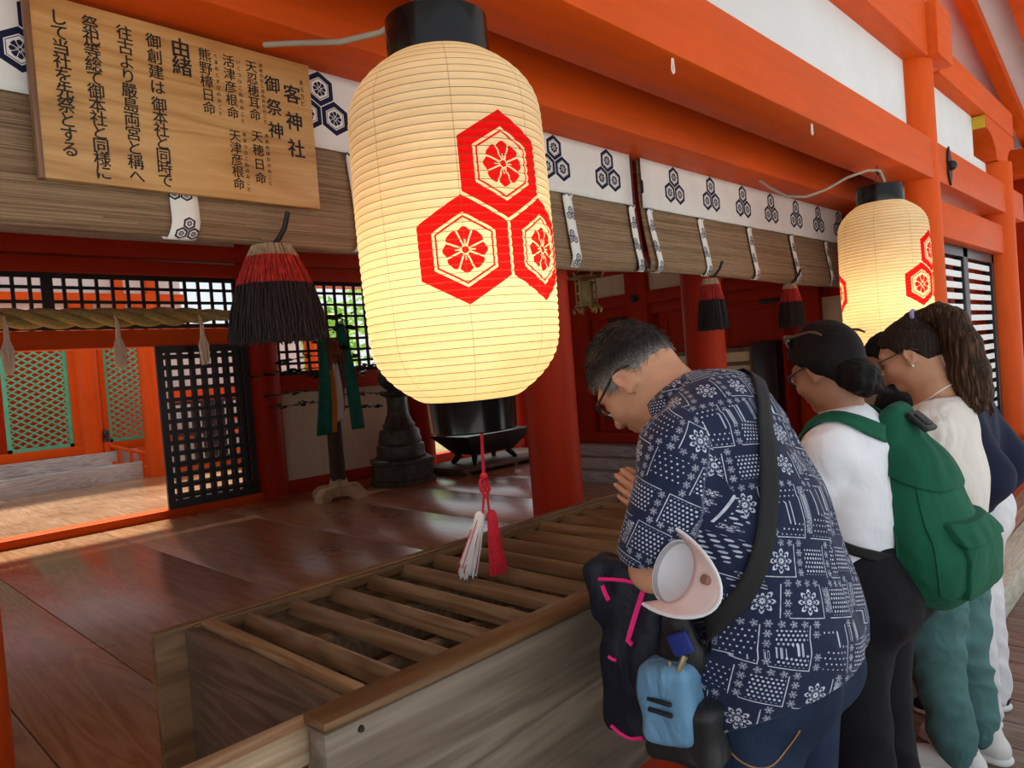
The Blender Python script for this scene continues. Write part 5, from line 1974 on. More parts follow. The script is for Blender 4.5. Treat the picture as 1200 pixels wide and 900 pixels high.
# jeans and shoes
M_den = denim()
jo = [(f_cone((0, -0.02, 0.94), (0, -0.02, 0.86), 0.165, 0.165, ((0, 1, 0), 0.78)), 'u', 0.03)]
for q in (-1, 1):
    jo += [(f_ell((q*0.075, -0.075, 0.86), (0.085, 0.085, 0.10)), 'u', 0.04),
           (f_cone((q*0.082, -0.01, 0.84), (q*0.10, 0.012, 0.48), 0.098, 0.078), 'u', 0.03),
           (f_cone((q*0.10, 0.012, 0.48), (q*0.11, -0.012, 0.06), 0.078, 0.072), 'u', 0.03)]
jeans = sdf_obj('jeans', jo, 0.006, M_den, man, folds(0.006, 24, 1.0, (0.8, 0.5, 0.6)))
M_thread = plain('tan_stitching', (0.38, 0.19, 0.08), 0.7)
band('pocket_stitching', [(-0.19, 0.01, 0.79), (-0.19, -0.005, 0.745), (-0.17, -0.06, 0.722), (-0.14, -0.105, 0.75), (-0.13, -0.115, 0.80)], 0.003, M_thread, man, 0.0015, 0.001, jeans)
M_shoe = plain('dark_leather_shoe', (0.03, 0.025, 0.022), 0.5)
for q in (-1, 1):
    sdf_obj('shoe', shoe_ops((q*0.11, -0.01, 0.0), q*-6), 0.006, M_shoe, man)
# glasses
def glasses(T, parent, mat, lensmat, hw, hh, temple=True, r=0.0022, y=0.103, wide=0.034, round_=False, label=None):
    root = None
    bm = B()
    for q in (-1, 1):
        pts = []
        for i in range(25):
            a = 2*PI*i/24
            ca, sa = math.cos(a), math.sin(a)
            e = 1.0 if round_ else 0.55
            x = hw*math.copysign(abs(ca)**e, ca); z = hh*math.copysign(abs(sa)**e, sa)
            pts.append(tuple(T((q*wide+x, y-0.010*((q*wide+x)/0.06)**2, 0.001+z))))
        tube(bm, pts, r, 6, cap=False)
        tube(bm, [tuple(T((q*(wide+hw), y-0.012, 0.008))), tuple(T((q*0.0735, y-0.022, 0.010))), tuple(T((q*0.0795, 0.03, 0.011))), tuple(T((q*0.082, -0.012, 0.012))), tuple(T((q*0.081, -0.030, 0.006))), tuple(T((q*0.079, -0.045, -0.006)))], [r*1.3, r*1.4, r*1.3, r*1.2, r*1.3, r*1.0], 8)
    tube(bm, [tuple(T((-wide+hw, y, 0.006))), tuple(T((0, y+0.004, 0.010))), tuple(T((wide-hw, y, 0.006)))], r, 6)
    g = obj('glasses', bm, mat, parent, label=label)
    for q in (-1, 1):
        bm = B()
        vs = []
        for i in range(24):
            a = 2*PI*i/24
            ca, sa = math.cos(a), math.sin(a)
            e = 1.0 if round_ else 0.55
            x = hw*math.copysign(abs(ca)**e, ca)*0.97; z = hh*math.copysign(abs(sa)**e, sa)*0.97
            vs.append(bm.verts.new(tuple(T((q*wide+x, y-0.010*((q*wide+x)/0.06)**2, 0.001+z)))))
        bm.faces.new(vs)
        l = obj('lens', bm, lensmat, g)
        solid(l, 0.0012)
    return g
M_gl = Mat('clear_lens')
M_gl.set((0.9, 0.93, 0.95), rough=0.03)
M_gl.b.inputs['Transmission Weight'].default_value = 0.95
M_gl.b.inputs['IOR'].default_value = 1.1
M_dark = Mat('tinted_lens')
M_dark.set((0.03, 0.035, 0.04), rough=0.05, spec=0.7)
glasses(mT, man, M_black, M_gl.m, 0.025, 0.018, label='black framed glasses')

# ------------------------------------------------------------------ what the man carries
# cross-body bag
bag = thing('shoulder_bag', 'light blue and black shoulder bag hanging on a black strap at the bowing man\'s side', 'bag', (1.15, 0.74, 0.78))
M_strap = plain('black_webbing', (0.009, 0.009, 0.010), 0.75, var=0.25, scale=200, bump=0.2)
M_bblue = cloth('light_blue_nylon', (0.13, 0.29, 0.46), 0.55, var=0.15, fold=0.5, fscale=14, spec=0.35)
M_bblk = cloth('black_nylon', (0.012, 0.012, 0.014), 0.5, var=0.2, fold=0.4, fscale=12, spec=0.4)
def toman(w_): return (w_[0]-MX, w_[1]-MY, w_[2])
strap_w = [(1.50, 0.80, 1.40), (1.42, 0.70, 1.415), (1.36, 0.66, 1.36), (1.28, 0.60, 1.27), (1.22, 0.57, 1.18), (1.18, 0.60, 1.08), (1.165, 0.655, 1.02), (1.16, 0.70, 0.97)]
o = band('strap', [toman(p) for p in strap_w], 0.037, M_strap, None, 0.007, 0.003, shirt)
o.data.transform(Matrix.Translation(Vector((MX, MY, 0))-Vector(bag.location)))
o.parent = bag
bo = [(f_box((1.132, 0.752, 0.855), (0.040, 0.056, 0.075), 0.022, rot3(0, 8)), 'u', 0.0)]
def bp(X, Y, Z, Fd): return Fd+F32(0.004)*np.sin(Z*55+Y*40)
o = sdf_obj('blue_pouch', bo, 0.004, M_bblue, bag, bp); o.location = -bag.location
bo = [(f_box((1.150, 0.735, 0.80), (0.046, 0.070, 0.062), 0.022, rot3(0, 8)), 'u', 0.0),
      (f_cone((1.165, 0.775, 0.88), (1.16, 0.755, 0.95), 0.036, 0.026, ((1, 0, 0), 0.6)), 'u', 0.02),
      (f_cone((1.16, 0.74, 0.93), (1.15, 0.735, 0.985), 0.050, 0.035, ((1, 0, 0), 0.6)), 'u', 0.02)]
o = sdf_obj('black_body', bo, 0.004, M_bblk, bag, bp); o.location = -bag.location
bm = B()
box(bm, 1.085, 1.092, 0.725, 0.775, 0.845, 0.852, 0.001); box(bm, 1.085, 1.092, 0.725, 0.775, 0.865, 0.872, 0.001)
o = obj('band_trim', bm, M_bblk, bag, world=True)
bm = B()
box(bm, 1.108, 1.120, 0.690, 0.735, 0.955, 0.995, 0.006, rot=rotm('X', -25))
o = obj('blue_tab', bm, plain('royal_blue_fabric', (0.012, 0.03, 0.22), 0.7), bag, world=True)
bm = B()
tube(bm, [(1.115, 0.705, 0.955), (1.108, 0.715, 0.93), (1.108, 0.72, 0.905), (1.113, 0.712, 0.885)], 0.006, 8)
tube(bm, [(1.112, 0.735, 0.94), (1.108, 0.74, 0.91)], 0.005, 8)
o = obj('metal_clip', bm, plain('brass_clip', (0.35, 0.30, 0.2), 0.35, metal=0.8), bag, world=True)

# navy jacket with pink piping draped over the forearm
jk = thing('rain_jacket', 'dark navy jacket with neon pink piping draped over the man\'s forearm', 'jacket', (1.17, 0.85, 0.74))
M_jk = cloth('navy_shell_fabric', (0.007, 0.009, 0.020), 0.55, var=0.25, fold=0.35, fscale=16, spec=0.3, sheen=0.0)
M_pink = plain('neon_pink_piping', (0.85, 0.02, 0.22), 0.6, var=0.05)
jo = [(f_cone((1.165, 0.915, 1.075), (1.20, 0.80, 1.055), 0.022, 0.036), 'u', 0.02),
      (f_cone((1.165, 0.885, 1.05), (1.15, 0.865, 0.90), 0.042, 0.050, ((1, 0, 0), 0.5)), 'u', 0.03),
      (f_cone((1.17, 0.825, 1.03), (1.16, 0.83, 0.88), 0.040, 0.050, ((1, 0, 0), 0.55)), 'u', 0.03),
      (f_cone((1.15, 0.880, 0.90), (1.15, 0.880, 0.775), 0.048, 0.046, ((1, 0, 0), 0.5)), 'u', 0.02),
      (f_cone((1.16, 0.84, 0.90), (1.16, 0.845, 0.765), 0.046, 0.048, ((1, 0, 0), 0.55)), 'u', 0.02),
      (f_cone((1.14, 0.93, 1.065), (1.145, 0.905, 1.0), 0.018, 0.030, ((1, 0, 0), 0.5)), 'u', 0.02)]
def jp(X, Y, Z, Fd):
    d = np.sin((Y*1.0+X*0.6)*95+np.sin(Z*14)*1.6+Z*7)
    Fd = Fd+F32(0.0030)*d+F32(0.002)*np.sin(Z*60+Y*50)
    return np.maximum(Fd, 0.752-0.08*(Y-0.85)-Z)
jshell = sdf_obj('shell', jo, 0.0038, M_jk, jk, jp); jshell.location = -jk.location
def piping(pts, r=0.0035):
    bm = B()
    from mathutils.bvhtree import BVHTree
    sh_ = jshell
    bv = BVHTree.FromPolygons([v.co.copy() for v in sh_.data.vertices], [tuple(p.vertices) for p in sh_.data.polygons])
    q = []
    for p in pts:
        vd = Vector((0.82, 0.50, -0.28)).normalized()
        loc, nn, _, _ = bv.ray_cast(Vector(p)-vd*0.35, vd)
        if loc is None: loc, nn, _, _ = bv.find_nearest(Vector(p))
        q.append(loc+nn*0.0025)
    tube(bm, q, r, 6)
    o = obj('piping', bm, M_pink, jk, label='neon pink piping')
    o.location = -jk.location
piping([(1.10, 0.885, 1.072), (1.10, 0.85, 1.076), (1.10, 0.82, 1.078), (1.10, 0.79, 1.076), (1.10, 0.765, 1.07)], 0.004)
piping([(1.11, 0.883, 1.055), (1.11, 0.876, 1.04), (1.11, 0.868, 1.028)], 0.005)
piping([(1.11, 0.786, 1.06), (1.11, 0.800, 1.027), (1.11, 0.813, 0.995), (1.11, 0.822, 0.972), (1.11, 0.828, 0.956), (1.11, 0.818, 0.95)], 0.0055)
piping([(1.11, 0.877, 0.915), (1.11, 0.868, 0.912), (1.11, 0.859, 0.911)], 0.0035)
piping([(1.11, 0.885, 0.772), (1.11, 0.865, 0.762), (1.11, 0.84, 0.760), (1.11, 0.81, 0.768)], 0.004)

# pink and white cap hooked at the elbow
cp = thing('cap', 'pale pink and white peaked cap hanging at the bowing man\'s elbow', 'cap', (1.10, 0.66, 1.12))
M_cap = plain('pale_pink_cotton', (0.74, 0.58, 0.55), 0.85, var=0.05)
M_capw = plain('white_cap_lining', (0.74, 0.76, 0.80), 0.85, var=0.06)
def capmap(p):      # cap space: x across, y to the peak, z up the crown
    Rm = np.stack([np.array((0.10, 0.55, 0.83)), np.array((-0.53, -0.64, 0.50)), np.array((0.84, -0.52, 0.14))], 1)
    return None
cz = np.array((0.90, -0.384, -0.506)); cz /= np.linalg.norm(cz)           # crown axis
cy = np.array((-0.45, -0.73, -0.09)); cy -= cz*(cy@cz); cy /= np.linalg.norm(cy)   # towards the peak
cx = np.cross(cy, cz)
c0 = np.array((1.072, 0.690, 1.122))
CT = lambda x, y, z: tuple(c0+cx*x+cy*y+cz*z)
rows = []
for i in range(9):
    a = i/8*PI*0.497
    rows.append([CT(0.056*math.cos(a)*math.cos(2*PI*k/28), 0.056*math.cos(a)*math.sin(2*PI*k/28), 0.045*math.sin(a)) for k in range(29)])
o = obj('crown', strip(B(), rows), M_capw, cp, world=True, angle=180, label='white crown, seen from inside')
solid(o, 0.003, 0)
rows = []
for i in range(7):
    s = i/6
    row = []
    for k in range(21):
        a = PI*(0.0+k/20)
        rx_, ry_ = 0.056+0.014*s, 0.056*(1-s)+0.112*s
        row.append(CT(rx_*math.cos(a), 0.0+ry_*math.sin(a)*1.0, 0.0+0.018*s*math.sin(a)-0.030*(math.cos(a)**2)*s))
    rows.append(row)
o = obj('peak', strip(B(), rows), M_cap, cp, world=True, angle=180, label='pale pink peak')
solid(o, 0.004, 0)
bm = B()
tube(bm, [CT((0.071)*math.cos(PI*k/20), 0.113*math.sin(PI*k/20), 0.018*math.sin(PI*k/20)-0.030*math.cos(PI*k/20)**2) for k in range(21)], 0.003, 6)
obj('peak_edge', bm, M_capw, cp, world=True)
bm = B()
cyl(bm, CT(0.02, 0.082, -0.003), CT(0.02, 0.082, 0.014), 0.008, 0.008, 16)
obj('emblem', bm, plain('brown_badge', (0.30, 0.15, 0.11), 0.7), cp, world=True)
rows = [[CT(0.054*math.cos(a), 0.054*math.sin(a), z) for a in [2*PI*k/28 for k in range(29)]] for z in (0.0, 0.022)]
o = obj('sweatband', strip(B(), rows), plain('grey_sweatband', (0.42, 0.43, 0.46), 0.85), cp, world=True, angle=180)
solid(o, 0.002, 0)
# ================================================================== woman with the black bun and green backpack
def arm(ops, sh, el, wr, r=(0.046, 0.036, 0.036, 0.024)):
    sh, el, wr = map(np.array, (sh, el, wr))
    ops += [(f_cone(sh, el, r[0], r[1]), 'u', 0.02), (f_cone(el, wr, r[2], r[3]), 'u', 0.02)]
def legs(ops, top=0.86, kx=0.085, y=0.0, r=(0.078, 0.05, 0.034)):
    for q in (-1, 1):
        ops += [(f_cone((q*0.08, y, top), (q*kx, y+0.015, 0.46), r[0], r[1]), 'u', 0.03),
                (f_cone((q*kx, y+0.015, 0.46), (q*kx, y-0.02, 0.07), r[1], r[2]), 'u', 0.03)]
M_hblack = hair_mat('glossy_black_hair', (0.004, 0.0035, 0.0035), (0.009, 0.007, 0.007), (0.014, 0.011, 0.010))
M_hbrown = hair_mat('brown_streaked_hair', (0.012, 0.006, 0.004), (0.035, 0.017, 0.010), (0.17, 0.09, 0.05), 0.55, (70, 70, 5))
M_hdark = hair_mat('dark_brown_hair', (0.010, 0.006, 0.005), (0.022, 0.013, 0.010), (0.05, 0.03, 0.022), 0.55, (70, 70, 6))
M_hlight = hair_mat('light_brown_hair', (0.06, 0.03, 0.016), (0.12, 0.065, 0.035), (0.2, 0.12, 0.07), 0.45)

BXw, BYw = 2.13, 0.75
bc = np.array([0.0, 0.055, 1.425])
bR = rot3(-22, -16)
ops, bT = head_ops(bc, bR, 0.97)
ops += [(f_cone(bT((0, -0.03, -0.04)), (0, 0.01, 1.25), 0.050, 0.060), 'u', 0.03),
        (f_cone((0, 0.0, 0.92), (0, 0.01, 1.18), 0.11, 0.11, ((0, 1, 0), 0.75)), 'u', 0.04)]
for q in (-1, 1):
    arm(ops, (q*0.15, 0.02, 1.195), (q*0.175, 0.09, 0.97), (q*0.04, 0.27, 1.06))
    ops += [(f_cone((0, 0.01, 1.19), (q*0.14, 0.02, 1.19), 0.06, 0.045), 'u', 0.03)]
    ops += hand_ops((q*0.014, 0.27, 1.065), (0, 0.75, 0.66), (0, -0.66, 0.75), (-q, 0, 0), 0.9, curl=0.05)
legs(ops)
bun = sdf_obj('person', ops, 0.0048, M_skin3)
bun.location = (BXw, BYw, 0)
tag(bun, 'woman with a black bun, white top and black trousers standing next to the bowing man', 'person')
ho, hp = hair_cap(bT, bR, bc, 0.020, [(-0.15, -0.085), (-0.07, -0.075), (-0.045, -0.055), (-0.025, -0.03), (0.0, 0.012), (0.04, 0.035), (0.075, 0.064), (0.12, 0.075)], top=0.014, s=0.97)
ho2 = [(f_ell(bT((0.0, -0.075, -0.050)), (0.070, 0.050, 0.050)), 'u', 0.02), (f_ell(bT((-0.012, -0.105, -0.080)), (0.062, 0.044, 0.044)), 'u', 0.02), (f_ell(bT((0.02, -0.085, -0.095)), (0.05, 0.035, 0.03)), 'u', 0.02),
       (f_cone(bT((0.02, -0.10, -0.10)), bT((0.045, -0.13, -0.135)), 0.022, 0.006), 'u', 0.012),
       (f_cone(bT((-0.03, -0.09, -0.09)), bT((-0.03, -0.10, -0.13)), 0.022, 0.006), 'u', 0.012)]
def strands(Fd, X, Y, Z, c, a=0.0009):
    th = np.arctan2(X-c[0], Z-c[2])
    return Fd+F32(a)*np.sin(th*46+np.sin(Y*60)*1.5)
def bun_post(X, Y, Z, Fd):
    return hp(X, Y, Z, strands(Fd, X, Y, Z, bc))
sdf_obj('hair', ho, 0.004, M_hblack, bun, bun_post)
def bun2_post(X, Y, Z, Fd):
    c = bT((0, -0.09, -0.06))
    r = np.sqrt((X-c[0])**2+(Z-c[2])**2)
    return Fd+F32(0.0020)*np.sin(np.arctan2(X-c[0], Z-c[2])*4+r*150+Y*90)+F32(0.0012)*np.sin(X*260+Z*190+np.sin(Y*80)*2)
sdf_obj('bun', ho2, 0.004, M_hblack, bun, bun2_post)
# sunglasses pushed up on the hair and reading glasses
sT = lambda p: bT((p[0]*1.25, p[1]*1.0-0.052-0.0, p[2]+0.108+(p[1]-0.1)*0.25))
glasses(sT, bun, plain('tortoise_frame', (0.10, 0.045, 0.03), 0.35), M_dark.m, 0.027, 0.022, r=0.003, label='sunglasses pushed up on the hair')
glasses(bT, bun, M_black, M_gl.m, 0.024, 0.018, r=0.002)
# white top
M_white = cloth('white_knit_top', (0.80, 0.81, 0.86), 0.85, var=0.03, fold=0.45, fscale=9)
so = [(f_cone((0, 0.0, 0.86), (0, 0.0, 1.02), 0.172, 0.165, ((0, 1, 0), 0.76)), 'u', 0.04),
      (f_cone((0, 0.0, 1.02), (0, 0.005, 1.17), 0.165, 0.155, ((0, 1, 0), 0.72)), 'u', 0.04),
      (f_cone((-0.13, 0.015, 1.205), (0.13, 0.015, 1.205), 0.062, 0.062), 'u', 0.05),
      (f_cone((0, 0.005, 1.20), (0, 0.01, 1.25), 0.082, 0.066), 'u', 0.04)]
for q in (-1, 1):
    so += [(f_cone((q*0.14, 0.02, 1.20), (q*0.175, 0.09, 0.98), 0.062, 0.056), 'u', 0.03),
           (f_cone((q*0.175, 0.09, 0.98), (q*0.09, 0.19, 1.02), 0.055, 0.044), 'u', 0.03)]
def bt_post(X, Y, Z, Fd):
    Fd = folds(0.0046, 30, 2.0, (0.5, 0.3, 1.0))(X, Y, Z, Fd)
    return np.maximum(Fd, 0.885-0.12*Y+0.006*np.sin(X*20)-Z)
top = sdf_obj('white_top', so, 0.005, M_white, bun, bt_post)
M_blackp = cloth('black_trouser_cloth', (0.010, 0.010, 0.013), 0.75, var=0.2, fold=0.4, fscale=6)
jo = [(f_cone((0, -0.005, 0.93), (0, -0.02, 0.82), 0.160, 0.178, ((0, 1, 0), 0.80)), 'u', 0.04)]
for q in (-1, 1):
    jo += [(f_ell((q*0.078, -0.085, 0.79), (0.098, 0.092, 0.115)), 'u', 0.05),
           (f_cone((q*0.086, -0.01, 0.80), (q*0.092, 0.005, 0.45), 0.108, 0.086), 'u', 0.03),
           (f_cone((q*0.092, 0.005, 0.45), (q*0.095, -0.02, 0.05), 0.086, 0.088), 'u', 0.03)]
sdf_obj('trousers', jo, 0.006, M_blackp, bun, folds(0.005, 20, 4.0, (0.8, 0.5, 0.6)))
for q in (-1, 1):
    sdf_obj('shoe', shoe_ops((q*0.095, 0.0, 0.0), q*-5), 0.006, M_shoe, bun)

# green backpack
M_gcan = cloth('green_canvas', (0.010, 0.105, 0.058), 0.8, var=0.16, fold=0.45, fscale=8, weave=0.1)
bp_ = thing('backpack', 'large green canvas backpack with black buckle hanging on the woman with the bun', 'backpack', (2.25, 0.56, 0.79))
PK = np.array((2.215, 0.562, 0.0))
bz = rot3(0, -8)
def pk(x, y, z): return PK+bz@np.array((x, y, z))
back_ax = tuple(bz@np.array((0, 1, 0)))
def pack_ops(e):
    return [(f_cone(pk(-0.01, 0.085, 1.205), pk(0.0, 0.040, 1.04), 0.098+e, 0.148+e, (back_ax, 0.50)), 'u', 0.05),
            (f_cone(pk(0.0, 0.040, 1.04), pk(0.01, 0.005, 0.91), 0.150+e, 0.170+e, (back_ax, 0.60)), 'u', 0.05),
            (f_box(pk(0.01, 0.005, 0.875), (0.168+e, 0.092+e, 0.078+e), 0.055, bz), 'u', 0.05)]
def pk_fold(X, Y, Z, Fd):
    return folds(0.0048, 30, 6.0, (0.75, 0.3, -0.6))(X, Y, Z, Fd)
def clipbox(e, c, h, rad, R=None, amp=1.0):
    bx = f_box(pk(*c), h, rad, bz if R is None else bz@R)[0]
    return lambda X, Y, Z, Fd: np.maximum(pk_fold(X, Y, Z, Fd), bx(X, Y, Z))
pbody = sdf_obj('main_bag', pack_ops(0.0), 0.0045, M_gcan, bp_, pk_fold); pbody.location = -bp_.location
o = sdf_obj('front_pocket', pack_ops(0.013), 0.004, M_gcan, bp_, clipbox(0, (0.030, -0.11, 0.875), (0.118, 0.085, 0.080), 0.03)); o.location = -bp_.location
o = sdf_obj('pocket_flap', pack_ops(0.021), 0.004, M_gcan, bp_, clipbox(0, (0.030, -0.10, 0.966), (0.128, 0.085, 0.026), 0.012, rot3(12))); o.location = -bp_.location
M_gdark = cloth('green_canvas_flap', (0.009, 0.095, 0.052), 0.8, var=0.16, fold=0.4, fscale=8, weave=0.1)
o = sdf_obj('top_flap', pack_ops(0.009), 0.004, M_gdark, bp_, clipbox(0, (0.0, 0.03, 1.245), (0.22, 0.16, 0.12), 0.02, rot3(25))); o.location = -bp_.location
def toloc(o, base):
    o.location = -Vector(base)
bw = lambda x, y, z: (x, y, z)
# shoulder straps over the white top (path in the woman's space)
def strap_on(path, wd, mat, nm, lab, off=0.006):
    o = band(nm, [(p[0]-BXw, p[1]-BYw, p[2]) for p in path], wd, mat, None, off, 0.006, top, label=lab)
    o.data.transform(Matrix.Translation(Vector((BXw, BYw, 0))-Vector(bp_.location)))
    o.parent = bp_
strap_on([(2.10, 0.66, 1.235), (2.04, 0.71, 1.26), (2.015, 0.77, 1.275), (2.0, 0.83, 1.25), (1.99, 0.87, 1.17), (2.0, 0.875, 1.05)], 0.052, M_gcan, 'shoulder_strap', 'green left shoulder strap')
strap_on([(2.17, 0.66, 1.24), (2.22, 0.71, 1.27), (2.245, 0.77, 1.275), (2.26, 0.83, 1.25), (2.27, 0.87, 1.17)], 0.052, M_gcan, 'shoulder_strap', 'green right shoulder strap')
bm = B()
pts = [(1.955, 0.865, 1.035), (1.94, 0.83, 1.02), (1.955, 0.77, 0.985), (2.0, 0.70, 0.94), (2.06, 0.63, 0.90)]
o = band('lower_strap', [(p[0]-BXw, p[1]-BYw, p[2]) for p in pts], 0.028, M_strap, None, 0.006, 0.003, top, label='black webbing strap')
o.data.transform(Matrix.Translation(Vector((BXw, BYw, 0))-Vector(bp_.location)))
o.parent = bp_
bm = B()
q = bz@np.array((0, 0, 0))
Rb = Matrix(bz.tolist())
box(bm, -0.034, 0.034, -0.008, 0.008, -0.035, 0.035, 0.005)
box(bm, -0.020, 0.020, -0.014, 0.0, -0.022, 0.022, 0.004)
bmesh.ops.rotate(bm, cent=(0, 0, 0), matrix=Rb @ rotm('X', -48), verts=bm.verts)
bmesh.ops.translate(bm, verts=bm.verts, vec=Vector(pk(-0.02, 0.02, 1.262)))
obj('buckle', bm, M_bblk, bp_, world=True, label='black plastic buckle')
bm = B()
tube(bm, [pk(-0.06, 0.11, 1.25), pk(-0.05, 0.085, 1.275), pk(0.0, 0.075, 1.285), pk(0.05, 0.085, 1.275), pk(0.06, 0.11, 1.25)], 0.010, 8, squash=0.6)
obj('grab_handle', bm, M_bblk, bp_, world=True, label='black grab handle')
# piping seams along the sides
from mathutils.bvhtree import BVHTree
_bv = BVHTree.FromPolygons([v.co.copy() for v in pbody.data.vertices], [tuple(p.vertices) for p in pbody.data.polygons])
def seam(pts, r=0.003):
    bm = B()
    q = []
    for i in range(len(pts)-1):
        for k in range(6):
            p = Vector(pts[i]).lerp(Vector(pts[i+1]), k/6)
            loc, nn, _, _ = _bv.find_nearest(p)
            q.append(loc+nn*0.001)
    tube(bm, q, r, 6)
    obj('piped_seam', bm, M_gdark, bp_, world=True)
seam([pk(-0.13, 0.0, 1.22), pk(-0.17, -0.05, 1.05), pk(-0.17, -0.06, 0.92), pk(-0.16, -0.06, 0.82), pk(-0.08, -0.09, 0.79), pk(0.05, -0.09, 0.79)])
seam([pk(-0.19, 0.08, 1.15), pk(-0.2, 0.05, 1.0), pk(-0.2, 0.04, 0.88), pk(-0.14, 0.04, 0.79)])

# ================================================================== woman with the ponytail
PX, PY = 2.78, 0.68
pc = np.array([0.0, 0.083, 1.437])
pR = rot3(-22, 6)
ops, pT = head_ops(pc, pR, 0.97)
ops += [(f_cone(pT((0, -0.035, -0.035)), (0, -0.005, 1.25), 0.049, 0.060), 'u', 0.03),
        (f_cone(pT((0, 0.005, -0.075)), (0, 0.02, 1.24), 0.040, 0.05), 'u', 0.03),
        (f_cone((0, 0.0, 0.92), (0, 0.01, 1.16), 0.11, 0.11, ((0, 1, 0), 0.75)), 'u', 0.04)]
for q in (-1, 1):
    arm(ops, (q*0.135, 0.0, 1.175), (q*0.155, 0.09, 0.95), (q*0.04, 0.25, 1.04))
    ops += [(f_cone((0, 0.0, 1.185), (q*0.14, 0.0, 1.18), 0.06, 0.045), 'u', 0.03)]
    ops += hand_ops((q*0.014, 0.24, 1.045), (0, 0.75, 0.66), (0, -0.66, 0.75), (-q, 0, 0), 0.9, curl=0.05)
legs(ops)
pony = sdf_obj('person', ops, 0.0042, M_skin2)
pony.location = (PX, PY, 0)
tag(pony, 'woman with a long brown ponytail, white blouse and teal trousers, head bowed', 'person')
ho, hp2 = hair_cap(pT, pR, pc, 0.011, [(-0.15, -0.075), (-0.085, -0.065), (-0.06, -0.050), (-0.035, -0.020), (-0.014, 0.020), (0.016, 0.008), (0.026, 0.012), (0.040, 0.038), (0.070, 0.062), (0.12, 0.072)], top=0.004, s=0.97)
tie = pT((0, -0.062, 0.112))
def pony_post(X, Y, Z, Fd):
    px, py, pz = X-tie[0], Y-tie[1], Z-tie[2]
    th = np.arctan2(px, py*0.7+pz*0.7)
    return hp2(X, Y, Z, Fd+F32(0.0008)*np.sin(np.arctan2(px, pz)*70))
ho += [(f_cone(pT((0, -0.045, 0.09)), tie, 0.035, 0.024), 'u', 0.03)]
sdf_obj('hair', ho, 0.0038, M_hdark, pony, pony_post)
pl_ = lambda X_, Y_, Z_: (X_-PX, Y_-PY, Z_)
path = [tuple(tie), pl_(2.785, 0.668, 1.567), pl_(2.785, 0.630, 1.535), pl_(2.785, 0.603, 1.45), pl_(2.785, 0.588, 1.36), pl_(2.785, 0.572, 1.29), pl_(2.785, 0.566, 1.235)]
rad = [0.020, 0.034, 0.047, 0.056, 0.060, 0.048, 0.014]
po = [(f_cone(path[i], path[i+1], rad[i], rad[i+1], ((1, 0, 0), 0.75)), 'u', 0.02) for i in range(len(path)-1)]
rh = random.Random(5)
for i in range(12):
    o1 = (rh.uniform(-0.03, 0.03), rh.uniform(-0.035, 0.035))
    po.append((f_cone((path[4][0]+o1[0], path[4][1]+o1[1], 1.33), (path[6][0]+o1[0]*1.3, path[6][1]+o1[1]*1.2, rh.uniform(1.215, 1.26)), 0.016, 0.004), 'u', 0.01))
def tail_post(X, Y, Z, Fd):
    return Fd+F32(0.0014)*np.sin(Y*260+np.sin(Z*17)*2.2+X*210)+F32(0.0012)*np.sin(Y*480+X*390+Z*11)
sdf_obj('ponytail', po, 0.0038, M_hbrown, pony, tail_post)
bm = B()
for i in range(20):
    a0, a1 = 2*PI*i/20, 2*PI*(i+1)/20
tdir = (Vector(path[1])-Vector(path[0])).normalized()
s_, b_ = frame_from(tdir)
tube(bm, [Vector(tie)+tdir*0.006+s_*0.026*math.cos(2*PI*k/16)+b_*0.024*math.sin(2*PI*k/16) for k in range(17)], 0.0075, 8)
obj('hair_tie', bm, plain('lilac_hair_tie', (0.33, 0.28, 0.48), 0.7), pony)
gold = plain('silver_frame', (0.55, 0.52, 0.48), 0.3, metal=0.8)
glasses(pT, pony, plain('thin_dark_frame', (0.06, 0.045, 0.035), 0.35, metal=0.3), M_dark.m, 0.025, 0.020, r=0.0018, round_=True)
bm = B()
e = pT((-0.081, -0.004, -0.047))
bmesh.ops.create_uvsphere(bm, u_segments=12, v_segments=8, radius=0.0048, matrix=Matrix.Translation(Vector(e)))
obj('earring', bm, plain('pearl_earring', (0.85, 0.82, 0.78), 0.2, spec=0.7), pony)
# blouse
M_blouse = cloth('ivory_blouse', (0.74, 0.69, 0.64), 0.85, var=0.03, fold=0.5, fscale=10)
so = [(f_cone((0, 0.0, 0.84), (0, -0.005, 1.0), 0.150, 0.152, ((0, 1, 0), 0.78)), 'u', 0.04),
      (f_cone((0, -0.005, 1.0), (0, 0.0, 1.15), 0.152, 0.145, ((0, 1, 0), 0.76)), 'u', 0.04),
      (f_cone((-0.125, 0.0, 1.18), (0.125, 0.0, 1.18), 0.064, 0.064), 'u', 0.05),
      (f_cone((0, 0.0, 1.18), (0, 0.0, 1.225), 0.09, 0.082), 'u', 0.04)]
for q in (-1, 1):
    so += [(f_cone((q*0.12, 0.0, 1.175), (q*0.155, 0.09, 0.95), 0.064, 0.060), 'u', 0.03),
           (f_cone((q*0.155, 0.09, 0.95), (q*0.09, 0.18, 1.0), 0.058, 0.048), 'u', 0.03)]
so += [(f_cone((0, 0.01, 1.215), (0, 0.035, 1.32), 0.060, 0.11), 's', 0.008)]
def bl_post(X, Y, Z, Fd):
    g = np.sin(np.arctan2(X+0.13, Y)*11+Z*9)*np.clip(1-np.abs(Z-1.17)/0.09, 0, 1)
    return folds(0.0050, 26, 5.0, (0.9, 0.9, 0.35))(X, Y, Z, Fd)+F32(0.0022)*g
blouse = sdf_obj('blouse', so, 0.0048, M_blouse, pony, bl_post)
bm = B()
q = []
_bvn = BVHTree.FromPolygons([v.co.copy() for v in pony.data.vertices], [tuple(p.vertices) for p in pony.data.polygons])
